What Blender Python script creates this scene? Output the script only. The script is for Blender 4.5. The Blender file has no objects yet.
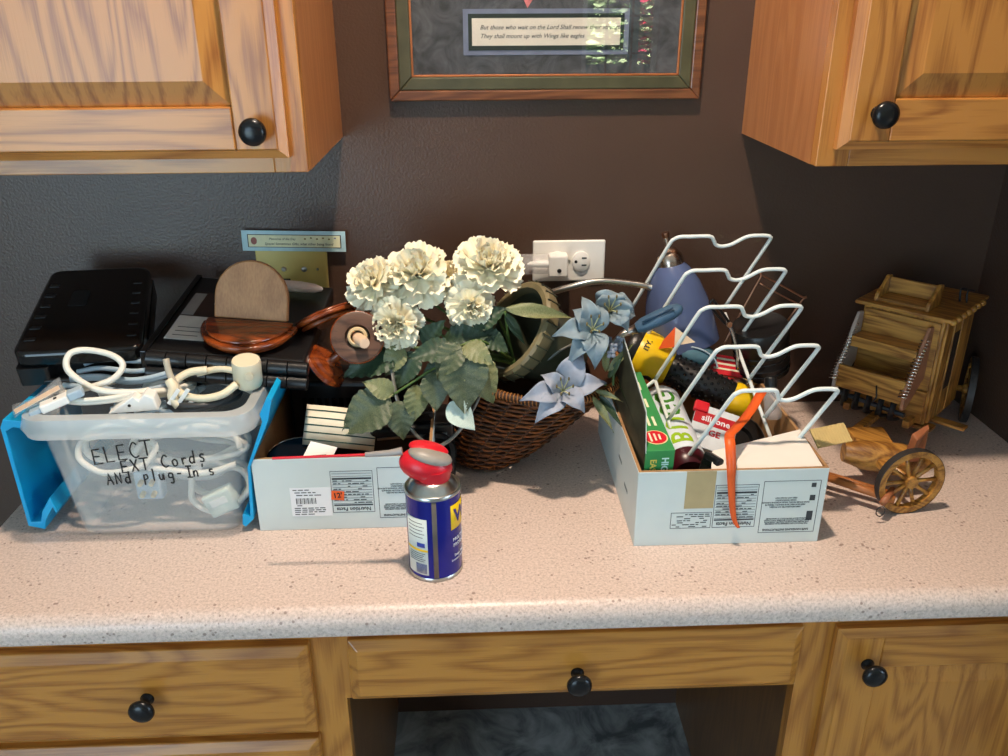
import bpy, bmesh, math, random
from mathutils import Matrix, Vector
random.seed(7)
S = bpy.context.scene
COL = S.collection
PI = math.pi

# ------------------------------------------------------------------ camera
cd = bpy.data.cameras.new('camera'); cam = bpy.data.objects.new('camera', cd); COL.objects.link(cam)
PITCH, YAW, ROLL = 0.4119, 0.0387, -0.0043
fw = Vector((math.sin(YAW)*math.cos(PITCH), math.cos(YAW)*math.cos(PITCH), -math.sin(PITCH)))
rt = Vector((math.cos(YAW), -math.sin(YAW), 0)); up = rt.cross(fw)
r2 = math.cos(ROLL)*rt + math.sin(ROLL)*up; u2 = -math.sin(ROLL)*rt + math.cos(ROLL)*up
cam.matrix_world = Matrix((( r2.x, u2.x, -fw.x, 0.0), (r2.y, u2.y, -fw.y, -1.3473), (r2.z, u2.z, -fw.z, 0.6474), (0, 0, 0, 1)))
cd.sensor_width = 36; cd.lens = 844.06*36/1008; cd.clip_start = .02
S.camera = cam

# ------------------------------------------------------------------ world, daylight, exposure
def lin(c):
    return tuple(((v/255)/12.92 if v <= 10 else (((v/255)+.055)/1.055)**2.4) for v in c)
W = bpy.data.worlds.new('sky'); S.world = W; W.use_nodes = True
nt = W.node_tree; bg = nt.nodes['Background']
sky = nt.nodes.new('ShaderNodeTexSky'); sky.sky_type = 'HOSEK_WILKIE'; sky.turbidity = 3
sky.sun_direction = (.2, .5, .84)
nt.links.new(sky.outputs[0], bg.inputs[0]); bg.inputs[1].default_value = 1.5
sd = bpy.data.lights.new('sun', 'SUN'); sd.energy = 40; sd.angle = .01; sd.color = (1, .93, .82)
so = bpy.data.objects.new('sun', sd); COL.objects.link(so)
so.rotation_euler = Vector((-.3, -.62, -.72)).to_track_quat('-Z', 'Y').to_euler()
def area(name, loc, to, sx, sy, power, col, shape='RECTANGLE'):
    l = bpy.data.lights.new(name, 'AREA'); l.shape = shape; l.size = sx; l.size_y = sy; l.energy = power; l.color = col
    o = bpy.data.objects.new(name, l); COL.objects.link(o); o.location = loc
    o.rotation_euler = (Vector(to)-Vector(loc)).to_track_quat('-Z', 'Y').to_euler(); return o
# daylight that enters by the glazed patio door behind the camera, plus an added side fill light
area('patio_daylight', (-1.95, -4.12, .28), (-1.95, 0, .28), 1.8, 1.9, 52, (.56, .79, 1.0))
area('added_side_fill', (3.28, -2.5, .45), (0, -2.5, .45), 1.5, 1.2, 34, (.56, .79, 1.0))
# recessed ceiling lamp above the desk (its housing is built below)
LAMP = (.012, -.58, 1.70)
area('ceiling_lamp_light', LAMP, (LAMP[0], LAMP[1], 0), .085, .085, 20, (1.0, .81, .64), 'DISK')
S.view_settings.view_transform = 'Standard'; S.view_settings.look = 'None'
S.view_settings.gamma = 1; S.view_settings.use_curve_mapping = False
S.view_settings.exposure = 0.60

# ------------------------------------------------------------------ mesh helpers
def rot(ax, deg): return Matrix.Rotation(math.radians(deg), 4, ax)
def T(*v): return Matrix.Translation(Vector(v[0]) if len(v) == 1 else Vector(v))
def frame(o, x, y):
    x = Vector(x).normalized(); z = x.cross(Vector(y)).normalized(); y = z.cross(x)
    return Matrix(((x.x, y.x, z.x, o[0]), (x.y, y.y, z.y, o[1]), (x.z, y.z, z.z, o[2]), (0, 0, 0, 1)))
def axis(o, z, roll=0):
    q = Vector(z).to_track_quat('Z', 'Y').to_matrix().to_4x4()
    return T(o) @ q @ rot('Z', roll)
def spline(P, k=6, closed=False):
    P = [Vector(p) for p in P]; n = len(P); out = []
    for i in range(n if closed else n-1):
        a = P[(i-1) % n] if closed or i > 0 else P[0]*2-P[1]
        b, c = P[i], P[(i+1) % n]
        d = P[(i+2) % n] if closed or i+2 < n else P[-1]*2-P[-2]
        for j in range(k):
            t = j/k
            out.append(.5*((2*b)+(c-a)*t+(2*a-5*b+4*c-d)*t*t+(3*b-a-3*c+d)*t**3))
    if not closed: out.append(P[-1])
    return out

class MB:
    def __init__(s): s.v = []; s.f = []
    def raw(s, v, f, M=None):
        o = len(s.v)
        s.v += [tuple(M @ Vector(p)) if M is not None else tuple(p) for p in v]
        s.f += [tuple(i+o for i in q) for q in f]; return s
    def box(s, lo, hi, M=None):
        (a, b, c), (d, e, f) = lo, hi
        return s.raw([(a,b,c),(d,b,c),(d,e,c),(a,e,c),(a,b,f),(d,b,f),(d,e,f),(a,e,f)],
                     [(0,3,2,1),(4,5,6,7),(0,1,5,4),(1,2,6,5),(2,3,7,6),(3,0,4,7)], M)
    def hexa(s, p):
        return s.raw(p, [(0,3,2,1),(4,5,6,7),(0,1,5,4),(1,2,6,5),(2,3,7,6),(3,0,4,7)])
    def prism(s, poly, h0, h1, M=None):
        n = len(poly)
        v = [(x, y, h0) for x, y in poly]+[(x, y, h1) for x, y in poly]
        f = [tuple(range(n-1, -1, -1)), tuple(range(n, 2*n))]+[(i, (i+1) % n, n+(i+1) % n, n+i) for i in range(n)]
        return s.raw(v, f, M)
    def lathe(s, prof, n=32, M=None, sx=1, sy=1, cap=True):
        v = []; f = []
        for r, z in prof:
            for i in range(n):
                a = 2*PI*i/n; v.append((sx*r*math.cos(a), sy*r*math.sin(a), z))
        for j in range(len(prof)-1):
            for i in range(n): f.append((j*n+i, j*n+(i+1) % n, (j+1)*n+(i+1) % n, (j+1)*n+i))
        if cap:
            f.append(tuple(range(n-1, -1, -1))); m = (len(prof)-1)*n; f.append(tuple(range(m, m+n)))
        return s.raw(v, f, M)
    def tube(s, pts, r, n=8, closed=False, cap=True, sq=1):
        P = [Vector(p) for p in pts]; m = len(P); v = []; f = []
        R = r if isinstance(r, (list, tuple)) else [r]*m
        t0 = ((P[1]-P[0]) if not closed else (P[1]-P[-1])).normalized()
        nv = t0.orthogonal().normalized()
        for i in range(m):
            if closed: t = (P[(i+1) % m]-P[i-1]).normalized()
            else: t = (P[min(i+1, m-1)]-P[max(i-1, 0)]).normalized()
            nv = (nv-t*nv.dot(t))
            nv = nv.normalized() if nv.length > 1e-9 else t.orthogonal().normalized()
            b = t.cross(nv)
            for k in range(n):
                a = 2*PI*k/n; v.append(P[i]+R[i]*(math.cos(a)*nv+sq*math.sin(a)*b))
        for i in range(m if closed else m-1):
            for k in range(n):
                a = i*n; c = ((i+1) % m)*n
                f.append((a+k, a+(k+1) % n, c+(k+1) % n, c+k))
        if cap and not closed:
            f.append(tuple(range(n-1, -1, -1))); f.append(tuple(range((m-1)*n, m*n)))
        return s.raw(v, f)
    def ball(s, c, r, n=16, m=9, M=None):
        rr = r if isinstance(r, (list, tuple)) else (r, r, r)
        v = []; f = []
        for j in range(m):
            th = PI*(j+.02)/(m-1+.04)
            for i in range(n):
                a = 2*PI*i/n
                v.append((c[0]+rr[0]*math.sin(th)*math.cos(a), c[1]+rr[1]*math.sin(th)*math.sin(a), c[2]+rr[2]*math.cos(th)))
        for j in range(m-1):
            for i in range(n): f.append((j*n+(i+1) % n, j*n+i, (j+1)*n+i, (j+1)*n+(i+1) % n))
        f.append(tuple(range(n))); f.append(tuple(range(m*n-1, (m-1)*n-1, -1)))
        return s.raw(v, f, M)
    def grid(s, fn, nu, nv, M=None):
        v = [fn(i/nu, j/nv) for j in range(nv+1) for i in range(nu+1)]
        f = [(j*(nu+1)+i, j*(nu+1)+i+1, (j+1)*(nu+1)+i+1, (j+1)*(nu+1)+i) for j in range(nv) for i in range(nu)]
        return s.raw(v, f, M)
    def build(s, name, mat, parent=None, smooth=False, bevel=0, solid=0, seg=2, kind=None, label=None):
        me = bpy.data.meshes.new(name); me.from_pydata(s.v, [], s.f); me.update()
        return link(name, me, mat, parent, smooth, bevel, solid, seg, kind, label)
def link(name, me, mat, parent=None, smooth=False, bevel=0, solid=0, seg=2, kind=None, label=None):
    o = bpy.data.objects.new(name, me); COL.objects.link(o)
    if mat and not me.materials: me.materials.append(mat)
    if smooth:
        for p in me.polygons: p.use_smooth = True
        if smooth != 2:
            try: me.set_sharp_from_angle(angle=math.radians(42))
            except Exception: pass
    if solid:
        m = o.modifiers.new('solid', 'SOLIDIFY'); m.thickness = solid; m.offset = 0
    if bevel:
        m = o.modifiers.new('bevel', 'BEVEL'); m.width = bevel; m.segments = seg; m.limit_method = 'ANGLE'; m.angle_limit = .6
    if parent: o.parent = parent
    if kind: o['kind'] = kind
    if label: o['label'] = label
    return o
def thing(name, label, cat, loc=(0, 0, 0), M=None, group=None):
    o = bpy.data.objects.new(name, None); COL.objects.link(o); o.empty_display_size = .03
    if M is not None: o.matrix_world = M
    else: o.location = loc
    return tag(o, label, cat, group)
def tag(o, label, cat, group=None):
    o['label'] = label; o['category'] = cat
    if group: o['group'] = group
    return o
def struct(o): o['kind'] = 'structure'; return o
def text(name, body, size, M, mat, parent=None, warp=None, sub=False, shear=0, align='CENTER', ext=.0002, spacing=1, label=None, line=1, bold=0):
    cu = bpy.data.curves.new('text', 'FONT'); cu.body = body; cu.size = size; cu.shear = shear
    cu.align_x = align; cu.align_y = 'CENTER'; cu.extrude = ext; cu.resolution_u = 2; cu.space_character = spacing
    cu.space_line = line; cu.offset = bold
    ob = bpy.data.objects.new('text', cu); COL.objects.link(ob)
    dg = bpy.context.evaluated_depsgraph_get(); dg.update()
    me = bpy.data.meshes.new_from_object(ob.evaluated_get(dg))
    bpy.data.objects.remove(ob); bpy.data.curves.remove(cu)
    me.materials.clear()
    if sub:
        b_ = bmesh.new(); b_.from_mesh(me); bmesh.ops.triangulate(b_, faces=b_.faces[:])
        for _ in range(3):
            es = [e for e in b_.edges if e.calc_length() > size*.12]
            if es: bmesh.ops.subdivide_edges(b_, edges=es, cuts=1); bmesh.ops.triangulate(b_, faces=b_.faces[:])
        b_.to_mesh(me); b_.free()
    for v in me.vertices:
        p = v.co
        if warp: p = Vector(warp(p))
        v.co = M @ p
    return link(name, me, mat, parent, label=label)

# ------------------------------------------------------------------ materials
def _nodes(name):
    m = bpy.data.materials.new(name); m.use_nodes = True
    t = m.node_tree; return m, t, t.nodes['Principled BSDF']
def mat(name, c, rough=.5, metal=0, var=.12, scale=40, bump=0, bscale=200, spec=.5, trans=0, ior=1.45, coat=0, sheen=0, sss=0):
    m, t, b = _nodes(name)
    tc = t.nodes.new('ShaderNodeTexCoord'); nz = t.nodes.new('ShaderNodeTexNoise')
    nz.inputs['Scale'].default_value = scale; nz.inputs['Detail'].default_value = 4
    t.links.new(tc.outputs['Object'], nz.inputs['Vector'])
    rp = t.nodes.new('ShaderNodeValToRGB'); L = lin(c)
    rp.color_ramp.elements[0].color = (*[x*(1-var) for x in L], 1); rp.color_ramp.elements[1].color = (*[min(1, x*(1+var)) for x in L], 1)
    rp.color_ramp.elements[0].position = .3; rp.color_ramp.elements[1].position = .7
    t.links.new(nz.outputs['Fac'], rp.inputs[0]); t.links.new(rp.outputs[0], b.inputs['Base Color'])
    b.inputs['Roughness'].default_value = rough; b.inputs['Metallic'].default_value = metal
    b.inputs['Specular IOR Level'].default_value = spec; b.inputs['Transmission Weight'].default_value = trans
    b.inputs['IOR'].default_value = ior; b.inputs['Coat Weight'].default_value = coat
    if sss: b.inputs['Subsurface Weight'].default_value = sss; b.inputs['Subsurface Radius'].default_value = (.01, .01, .01)
    if bump:
        n2 = t.nodes.new('ShaderNodeTexNoise'); n2.inputs['Scale'].default_value = bscale; n2.inputs['Detail'].default_value = 3
        t.links.new(tc.outputs['Object'], n2.inputs['Vector'])
        bp = t.nodes.new('ShaderNodeBump'); bp.inputs['Strength'].default_value = bump; bp.inputs['Distance'].default_value = .002
        t.links.new(n2.outputs['Fac'], bp.inputs['Height']); t.links.new(bp.outputs[0], b.inputs['Normal'])
    return m
def wood(name, light, dark, ax='X', scale=9, stretch=7, rough=.32, contrast=1.0, dist=5, coat=.15):
    m, t, b = _nodes(name); N = t.nodes.new; Lk = t.links.new
    tc = N('ShaderNodeTexCoord'); mp = N('ShaderNodeMapping'); Lk(tc.outputs['Object'], mp.inputs[0])
    sc = [stretch, stretch, stretch]; sc['XYZ'.index(ax)] = 1
    mp.inputs['Scale'].default_value = sc
    n1 = N('ShaderNodeTexNoise'); n1.inputs['Scale'].default_value = scale*.22; n1.inputs['Detail'].default_value = 2; n1.inputs['Roughness'].default_value = .45
    Lk(mp.outputs[0], n1.inputs['Vector'])
    mu = N('ShaderNodeMath'); mu.operation = 'MULTIPLY'; mu.inputs[1].default_value = dist*2.2; Lk(n1.outputs['Fac'], mu.inputs[0])
    fr = N('ShaderNodeMath'); fr.operation = 'PINGPONG'; fr.inputs[1].default_value = .5; Lk(mu.outputs[0], fr.inputs[0])
    m2 = N('ShaderNodeMapping'); Lk(tc.outputs['Object'], m2.inputs[0])
    s2 = [420, 420, 420]; s2['XYZ'.index(ax)] = 12; m2.inputs['Scale'].default_value = s2
    n2 = N('ShaderNodeTexNoise'); n2.inputs['Scale'].default_value = 1; n2.inputs['Detail'].default_value = 3; Lk(m2.outputs[0], n2.inputs['Vector'])
    a1 = N('ShaderNodeMath'); a1.operation = 'MULTIPLY_ADD'; a1.inputs[1].default_value = 1.25*contrast; a1.inputs[2].default_value = 0; Lk(fr.outputs[0], a1.inputs[0])
    a2 = N('ShaderNodeMath'); a2.operation = 'MULTIPLY_ADD'; a2.inputs[1].default_value = .85; Lk(n2.outputs['Fac'], a2.inputs[0]); Lk(a1.outputs[0], a2.inputs[2])
    rp = N('ShaderNodeValToRGB'); e = rp.color_ramp.elements
    e[0].position = .38; e[0].color = (*lin(dark), 1); e[1].position = .90; e[1].color = (*lin(light), 1)
    Lk(a2.outputs[0], rp.inputs[0]); Lk(rp.outputs[0], b.inputs['Base Color'])
    b.inputs['Roughness'].default_value = rough; b.inputs['Coat Weight'].default_value = coat; b.inputs['Coat Roughness'].default_value = .2
    bp = N('ShaderNodeBump'); bp.inputs['Strength'].default_value = .12; bp.inputs['Distance'].default_value = .001
    Lk(n2.outputs['Fac'], bp.inputs['Height']); Lk(bp.outputs[0], b.inputs['Normal'])
    return m
def see_through(name, c, opacity, rough=.3, ior=1.45):
    m, t, b = _nodes(name); out = t.nodes['Material Output']
    tr = t.nodes.new('ShaderNodeBsdfTransparent'); mx = t.nodes.new('ShaderNodeMixShader')
    b.inputs['Base Color'].default_value = (*lin(c), 1); b.inputs['Roughness'].default_value = rough; b.inputs['IOR'].default_value = ior
    mx.inputs[0].default_value = opacity
    t.links.new(tr.outputs[0], mx.inputs[1]); t.links.new(b.outputs[0], mx.inputs[2]); t.links.new(mx.outputs[0], out.inputs[0])
    return m
def emit(name, c, s):
    m, t, b = _nodes(name); b.inputs['Emission Color'].default_value = (*lin(c), 1); b.inputs['Emission Strength'].default_value = s
    return m
def counter_mat():
    m, t, b = _nodes('speckled_laminate'); N = t.nodes.new; Lk = t.links.new
    tc = N('ShaderNodeTexCoord')
    n1 = N('ShaderNodeTexNoise'); n1.inputs['Scale'].default_value = 300; n1.inputs['Detail'].default_value = 4; n1.inputs['Roughness'].default_value = .7; Lk(tc.outputs['Object'], n1.inputs['Vector'])
    rp = N('ShaderNodeValToRGB'); e = rp.color_ramp.elements
    e[0].position = .30; e[0].color = (*lin((170, 150, 140)), 1); e[1].position = .72; e[1].color = (*lin((228, 208, 198)), 1)
    k = e.new(.5); k.color = (*lin((208, 188, 176)), 1)
    Lk(n1.outputs['Fac'], rp.inputs[0])
    vo = N('ShaderNodeTexVoronoi'); vo.inputs['Scale'].default_value = 110; Lk(tc.outputs['Object'], vo.inputs['Vector'])
    n2 = N('ShaderNodeTexNoise'); n2.inputs['Scale'].default_value = 28; n2.inputs['Detail'].default_value = 2; Lk(tc.outputs['Object'], n2.inputs['Vector'])
    ad = N('ShaderNodeMath'); ad.operation = 'MULTIPLY_ADD'; ad.inputs[1].default_value = .9; Lk(n2.outputs['Fac'], ad.inputs[0]); Lk(vo.outputs['Distance'], ad.inputs[2])
    r2_ = N('ShaderNodeValToRGB'); q = r2_.color_ramp.elements
    q[0].position = .50; q[0].color = (1, 1, 1, 1); q[1].position = .60; q[1].color = (0, 0, 0, 1); Lk(ad.outputs[0], r2_.inputs[0])
    mx = N('ShaderNodeMix'); mx.data_type = 'RGBA'; Lk(r2_.outputs[0], mx.inputs[0]); Lk(rp.outputs[0], mx.inputs[6]); mx.inputs[7].default_value = (*lin((152, 130, 120)), 1)
    Lk(mx.outputs[2], b.inputs['Base Color']); b.inputs['Roughness'].default_value = .38
    return m
def marble(name, a, c, scale, rough=.4, dist=1.5):
    m, t, b = _nodes(name); N = t.nodes.new; Lk = t.links.new
    tc = N('ShaderNodeTexCoord'); n1 = N('ShaderNodeTexNoise'); n1.inputs['Scale'].default_value = scale; n1.inputs['Detail'].default_value = 7
    n1.inputs['Distortion'].default_value = dist; n1.inputs['Roughness'].default_value = .62
    Lk(tc.outputs['Object'], n1.inputs['Vector'])
    rp = N('ShaderNodeValToRGB'); e = rp.color_ramp.elements; e[0].position = .35; e[0].color = (*lin(a), 1); e[1].position = .68; e[1].color = (*lin(c), 1)
    Lk(n1.outputs['Fac'], rp.inputs[0]); Lk(rp.outputs[0], b.inputs['Base Color']); b.inputs['Roughness'].default_value = rough
    return m
OAK_V = wood('oak_vertical_grain', (190, 126, 58), (148, 88, 36), 'Z', 9, 6, contrast=1.1)
OAK_H = wood('oak_horizontal_grain', (190, 126, 58), (150, 90, 38), 'X', 9, 6, contrast=1.1)
OAK_S = wood('oak_side_panel', (190, 128, 76), (168, 104, 56), 'Z', 7, 8, contrast=.5)
OAK_L = wood('oak_lower_front', (190, 127, 54), (155, 95, 36), 'X', 9, 7)
OAK_LV = wood('oak_lower_upright', (190, 127, 54), (155, 95, 36), 'Z', 9, 7)
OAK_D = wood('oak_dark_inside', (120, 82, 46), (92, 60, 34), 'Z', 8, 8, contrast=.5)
COACH = wood('coach_pine', (186, 134, 62), (122, 76, 28), 'X', 16, 5, rough=.4, contrast=.8)
COACH_V = wood('coach_pine_upright', (186, 134, 62), (118, 74, 28), 'Z', 16, 5, rough=.4, contrast=.8)
CHERRY = wood('glossy_cherry', (150, 70, 26), (96, 38, 14), 'X', 12, 5, rough=.16, coat=.6, contrast=.7)
MAPLE = wood('bare_back_wood', (186, 134, 88), (160, 110, 70), 'Z', 10, 4, rough=.55, contrast=.6, coat=0)
WALNUT = wood('dark_cup_wood', (92, 62, 46), (60, 38, 28), 'X', 14, 4, rough=.4)
WALL = mat('brown_wall_paint', (76, 56, 45), .36, var=.05, scale=8, bump=.35, bscale=260, spec=.5)
PLAIN = mat('room_wall_paint', (176, 160, 140), .7, var=.04, scale=3)
CEIL = mat('ceiling_paint', (225, 222, 214), .8, var=.03, scale=3)
VINYL = marble('marbled_vinyl', (100, 104, 106), (196, 200, 200), 9, .35)
LAMINATE = counter_mat()
BLACK = mat('black_plastic', (22, 22, 23), .32, var=.1, scale=60, bump=.15, bscale=500)
BLACK_G = mat('black_gloss_plastic', (16, 16, 17), .14, var=.08)
KNOB = mat('black_knob_enamel', (24, 25, 27), .25, metal=.3, var=.08)
WHITE = mat('white_plastic', (236, 234, 228), .4, var=.03)
CREAM = mat('cream_plastic', (222, 212, 184), .4, var=.05)
STEEL = mat('brushed_steel', (190, 190, 186), .28, metal=1, var=.06)
CHROME = mat('chrome_wire', (210, 205, 200), .15, metal=1, var=.03)
COPPER = mat('copper_wire', (178, 130, 104), .3, metal=1, var=.1)
CARD_W = mat('white_printed_card', (206, 214, 210), .55, var=.03, scale=12)
CARD_B = mat('brown_corrugated_card', (164, 126, 86), .8, var=.08, scale=60)
PRINT = mat('dark_print_ink', (58, 62, 66), .7, var=.05)
INK = mat('black_marker_ink', (18, 18, 20), .6, var=.05)
RED = mat('red_plastic', (206, 28, 42), .32, var=.05)
BLUE_CAN = mat('blue_can_enamel', (16, 24, 128), .22, var=.04, metal=.2)
YELLOW = mat('yellow_plastic', (236, 196, 22), .35, var=.05)
ORANGE = mat('orange_card', (238, 96, 34), .5, var=.05)
SKYBLUE = mat('bright_blue_plastic', (18, 160, 214), .3, var=.04)
FROST = see_through('frosted_clear_plastic', (222, 230, 230), .21, .22)
FROST_RIM = see_through('frosted_rim_plastic', (226, 230, 228), .42, .25)
GLASS = see_through('clear_glass', (250, 250, 250), .02, .02, 1.5)
def clear(name, tint, ior=1.5, rough=.01):
    m, t, b = _nodes(name); out = t.nodes['Material Output']
    tr = t.nodes.new('ShaderNodeBsdfTransparent'); gl = t.nodes.new('ShaderNodeBsdfGlossy'); mx = t.nodes.new('ShaderNodeMixShader')
    fr = t.nodes.new('ShaderNodeFresnel'); fr.inputs[0].default_value = ior
    tr.inputs[0].default_value = (*lin(tint), 1); gl.inputs['Roughness'].default_value = rough
    ge = t.nodes.new('ShaderNodeNewGeometry'); mm = t.nodes.new('ShaderNodeMath'); mm.operation = 'SUBTRACT'; mm.use_clamp = True
    t.links.new(fr.outputs[0], mm.inputs[0]); t.links.new(ge.outputs['Backfacing'], mm.inputs[1]); t.links.new(mm.outputs[0], mx.inputs[0]); t.links.new(tr.outputs[0], mx.inputs[1]); t.links.new(gl.outputs[0], mx.inputs[2]); t.links.new(mx.outputs[0], out.inputs[0])
    return m
GLASS = clear('clear_glass', (250, 250, 250), 1.8)

# ------------------------------------------------------------------ the room
FZ = -.70; CZ = 1.74
XL, XR = -.653, .863
struct(MB().box((-3.4, -4.3, FZ-.05), (3.4, .1, FZ)).build('floor', VINYL))
struct(MB().box((-3.5, -4.4, CZ), (3.5, .2, CZ+.1)).build('ceiling', CEIL))
struct(MB().box((-3.4, 0, FZ), (XR+.1, .1, CZ)).build('wall_back', WALL))
struct(MB().box((XR, -.75, FZ), (XR+.1, 0, CZ)).build('wall_right', WALL))
struct(MB().box((XR+.1, -.75, FZ), (3.4, -.65, CZ)).build('wall_wing_right', PLAIN))
struct(MB().box((-3.5, -4.3, FZ), (-3.4, .1, CZ)).build('wall_left', PLAIN))
w = MB().box((3.4, -4.3, FZ), (3.5, -3.3, CZ)).box((3.4, -1.7, FZ), (3.5, -.65, CZ)).box((3.4, -3.3, FZ), (3.5, -1.7, -.2)).box((3.4, -3.3, 1.1), (3.5, -1.7, CZ))
struct(w.build('wall_far_right', PLAIN))
# rear wall with the patio door opening and a small window
wx0, wx1, wz0, wz1 = .70, 1.17, .18, 1.25
w = MB().box((-3.4, -4.3, FZ), (-2.9, -4.2, CZ)).box((-2.9, -4.3, 1.3), (-1.0, -4.2, CZ)).box((-1.0, -4.3, FZ), (wx0, -4.2, CZ))
w.box((wx0, -4.3, FZ), (wx1, -4.2, wz0)).box((wx0, -4.3, wz1), (wx1, -4.2, CZ)).box((wx1, -4.3, FZ), (3.4, -4.2, CZ))
struct(w.build('wall_rear', PLAIN))
WF = mat('white_window_frame', (230, 230, 226), .4, var=.03)
wn = struct(MB().box((wx0, -4.27, wz0), (wx0+.03, -4.22, wz1)).box((wx1-.03, -4.27, wz0), (wx1, -4.22, wz1)).box((wx0, -4.27, wz0), (wx1, -4.22, wz0+.03)).box((wx0, -4.27, wz1-.03), (wx1, -4.22, wz1)).build('window_1', WF))
for k in (1, 2):
    x = wx0+(wx1-wx0)*k/3; MB().box((x-.006, -4.255, wz0+.03), (x+.006, -4.235, wz1-.03)).build('muntin', PRINT, wn)
for k in range(1, 5):
    z = wz0+(wz1-wz0)*k/5; MB().box((wx0+.03, -4.253, z-.006), (wx1-.03, -4.237, z+.006)).build('muntin', PRINT, wn)
dn = struct(MB().box((-2.9, -4.28, FZ), (-2.83, -4.22, 1.3)).box((-1.07, -4.28, FZ), (-1.0, -4.22, 1.3)).box((-1.99, -4.28, FZ), (-1.91, -4.22, 1.3)).box((-2.9, -4.28, 1.24), (-1.0, -4.22, 1.3)).box((-2.9, -4.28, FZ), (-1.0, -4.22, FZ+.06)).build('door_1', WF))
wn2 = struct(MB().box((3.42, -3.3, -.2), (3.48, -3.24, 1.1)).box((3.42, -1.76, -.2), (3.48, -1.7, 1.1)).box((3.42, -3.3, -.2), (3.48, -1.7, -.14)).box((3.42, -3.3, 1.04), (3.48, -1.7, 1.1)).build('added_side_window', WF))  # unseen window added to let in more daylight, goes with the side fill
# garden seen only as the reflection in the picture glass
struct(MB().box((-8, -14, FZ-.25), (8, -4.3, FZ-.2)).build('ground_garden', mat('lawn', (96, 120, 60), .9, var=.3, scale=20)))
def shrub(label, c, n, size, col, bloom=None):
    r = random.Random(len(label)); t = thing('garden_shrub', label, 'shrub', (c[0], c[1], FZ-.2), group='shrubs outside the rear window')
    m = MB(); b = MB()
    for i in range(n):
        p = Vector((r.uniform(-1, 1)*size[0], r.uniform(-1, 1)*size[1], r.uniform(.15, 1)*size[2]))
        q = Matrix.Rotation(r.random()*6.3, 4, 'Z') @ Matrix.Rotation(r.uniform(-1.2, 1.2), 4, 'X')
        M = T(p) @ q; s = r.uniform(.03, .07)
        (b if bloom and r.random() < .35 else m).raw([(-s, 0, 0), (0, -s*.45, .01), (s, 0, 0), (0, s*.45, .01)], [(0, 1, 2, 3)], M)
    m.build('foliage', col, t, kind='stuff')
    if bloom: b.build('blossom', bloom, t, kind='stuff')
    MB().tube([(0, 0, 0), (.02, 0, .4), (0, .03, .9)], [.03, .022, .01], 8).build('stem', OAK_D, t)
LEAFY = mat('shrub_leaf', (186, 212, 166), .5, var=.35, scale=6); PINK = mat('pink_blossom', (236, 70, 120), .5, var=.2)
shrub('leafy green hedge bush outside the rear window', (.86, -6.4), 7000, (.46, .3, 2.3), LEAFY)
shrub('pink flowering bush outside the rear window', (1.74, -6.2), 4000, (.38, .25, 2.3), LEAFY, PINK)
TEAL = mat('teal_paint', (40, 170, 196), .4, var=.05)
t = thing('garden_railing', 'teal painted garden railing outside the rear window', 'railing', (1.2, -5.3, FZ-.2))
MB().box((-.02, -.03, 0), (.05, .03, 2.3)).build('post', TEAL, t)
for z in (.95, 1.1): MB().box((-.7, -.02, z), (.6, .02, z+.07)).build('rail', TEAL, t)

# ceiling lamp housing
t = thing('recessed_ceiling_lamp', 'white recessed ceiling lamp above the desk', 'lamp', (LAMP[0], LAMP[1], CZ))
MB().lathe([(.052, 0), (.085, -.004), (.085, -.010), (.052, -.012), (.050, -.002)], 40, cap=False).build('trim_ring', WHITE, t, True)

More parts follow.
